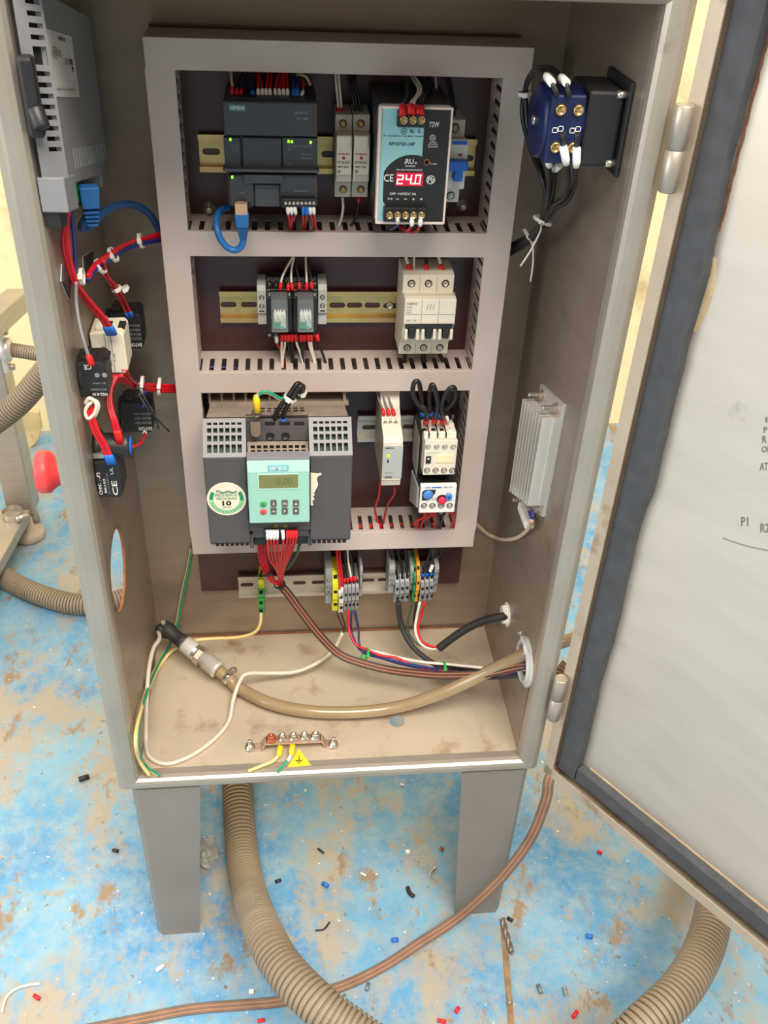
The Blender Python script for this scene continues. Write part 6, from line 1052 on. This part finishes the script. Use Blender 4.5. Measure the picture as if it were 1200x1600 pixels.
bit('tube_scrap', 'tiny white tube right under the cabinet sill', WHF, (626, 1225), (631, 1228), .0018); bit('tube_scrap', 'thin white sliver in the shade under the cabinet', WHF, (563, 1364), (572, 1368), .0015); bit('tube_scrap', 'rusty brown crumb near the right leg', RUST, (688, 1325), (692, 1328), .003)
bit('insulation_scrap', 'short black tube beside the drill bit', BLK, (793, 1434), (801, 1439), .0026); bit('insulation_scrap', 'dark tube standing alone right of the floor joint', SLV, (841, 1539), (846, 1552), .0028); 
def screwbit(lb, p0, p1, r):
    a, b = P(*p0, z=ZF + r * 1.8), P(*p1, z=ZF + r); d = (b - a).normalized(); t = T('loose_screw', lb, 'screw', a, 'floor'); n_ = (b - a).length
    t.add('head', MB().lathe((0, 0, 0), d, [(r * 1.0, -.0), (r * 1.9, .001), (r * 1.2, .003)], 12), CHROME); m = MB(); pr_ = [(r * (1 if i % 2 else .75) * (1 - .7 * max(0, i / 22 - .75) / .25), .003 + (n_ - .003) * i / 22) for i in range(23)]; t.add('shank', m.lathe((0, 0, 0), d, pr_, 10), CHROME)
screwbit('small bright screw lying left of the right leg', (680, 1355), (671, 1367), .0017); screwbit('screw lying in the floor joint at the bottom edge', (797, 1569), (793, 1552), .0017)
a, b = P(785, 1436, z=ZF + .0042), P(801, 1492, z=ZF + .0042); d = (b - a).normalized(); n_ = (b - a).length
t = T('drill_bit', 'twisted steel drill bit lying in front of the right leg', 'drill bit', a, 'floor'); e = d.orthogonal().normalized(); g = d.cross(e); vs, fs = [], []; N_ = 40
for i in range(N_ + 1):
    th = i * .30
    for k in range(12):
        ph = math.tau * k / 12; rr_ = .0042 * (.55 + .45 * abs(math.cos(ph)) ** .6) * (1 if i < N_ - 2 else .6 - .25 * (i - N_ + 2)); vs.append(d * (n_ * i / N_) + (e * math.cos(ph + th) + g * math.sin(ph + th)) * rr_)
for i in range(N_):
    for k in range(12): fs.append((i * 12 + k, i * 12 + (k + 1) % 12, (i + 1) * 12 + (k + 1) % 12, (i + 1) * 12 + k))
t.add('flutes', MB().add(vs + [], fs + [tuple(range(12))[::-1], tuple(range(N_ * 12, N_ * 12 + 12))]), mat('drill_steel', s(130, 122, 116), .35, .8), 0)
c = P(883, 1549, z=ZF + .003); t = T('loose_spring', 'tiny steel spring on the right part of the floor', 'spring', c, 'floor'); t.add('coil', MB().tube([(.0028 * math.cos(i * .7), -.006 + i * .00022, .0028 * math.sin(i * .7)) for i in range(56)], .0005, 5), CHROME)
wire('wire_scrap', 'curled white wire scrap in the bottom left corner', WW, .0016, [(3, 1582, 'z', ZF + .002), (8, 1562, 'z', ZF + .002), (20, 1548, 'z', ZF + .002), (40, 1540, 'z', ZF + .002), (62, 1537, 'z', ZF + .002)], cat='scrap')
rd = random.Random(5); c = P(326, 1340, z=ZF); t = T('plastic_bag', 'small crumpled clear plastic bag beside the left leg', 'plastic bag', c, 'floor'); m = MB(); vs = []; fs = []
for i in range(9):
    for k in range(14):
        th = math.pi * i / 8; ph = math.tau * k / 14; rr_ = .019 * (1 + .38 * (rd.random() - .5)); vs.append((rr_ * .8 * math.sin(th) * math.cos(ph), rr_ * 1.2 * math.sin(th) * math.sin(ph), max(0.0005, .015 + rr_ * math.cos(th) * .85)))
for i in range(8):
    for k in range(14): fs.append((i * 14 + k, i * 14 + (k + 1) % 14, (i + 1) * 14 + (k + 1) % 14, (i + 1) * 14 + k))
t.add('film', m.add(vs, fs), mat('bag_film', s(224, 222, 220), .15, trans=.7))
# ------------------------------------------------------------------ lettering: flat glyph meshes laid on their surfaces
tmp = []
for k, (tx, o, ex, ey, m, par, nm) in enumerate(TEXTS):
    c = bpy.data.curves.new('glyphs', 'FONT'); c.body = tx; c.resolution_u = 2; c.offset = .035 if tx == '10' else .012; ob = bpy.data.objects.new('glyphs', c); COL.objects.link(ob); tmp.append(ob)
dg = bpy.context.evaluated_depsgraph_get(); done = []
for ob, (tx, o, ex, ey, m, par, nm) in zip(tmp, TEXTS):
    me = bpy.data.meshes.new_from_object(ob.evaluated_get(dg)); xs = [v.co.x for v in me.vertices]; ys = [v.co.y for v in me.vertices]
    if not xs: continue
    x0, x1, y0, y1 = min(xs), max(xs), min(ys), max(ys); nz = ex.cross(ey).normalized() * .00012
    for v in me.vertices: v.co = o + ex * ((v.co.x - x0) / max(1e-6, x1 - x0)) + ey * ((v.co.y - y0) / max(1e-6, y1 - y0)) + nz
    me.materials.clear(); me.name = nm; done.append((nm, me, m, par))
for ob in tmp: c = ob.data; bpy.data.objects.remove(ob); bpy.data.curves.remove(c)
for nm, me, m, par in done: link(nm, me, m, par)
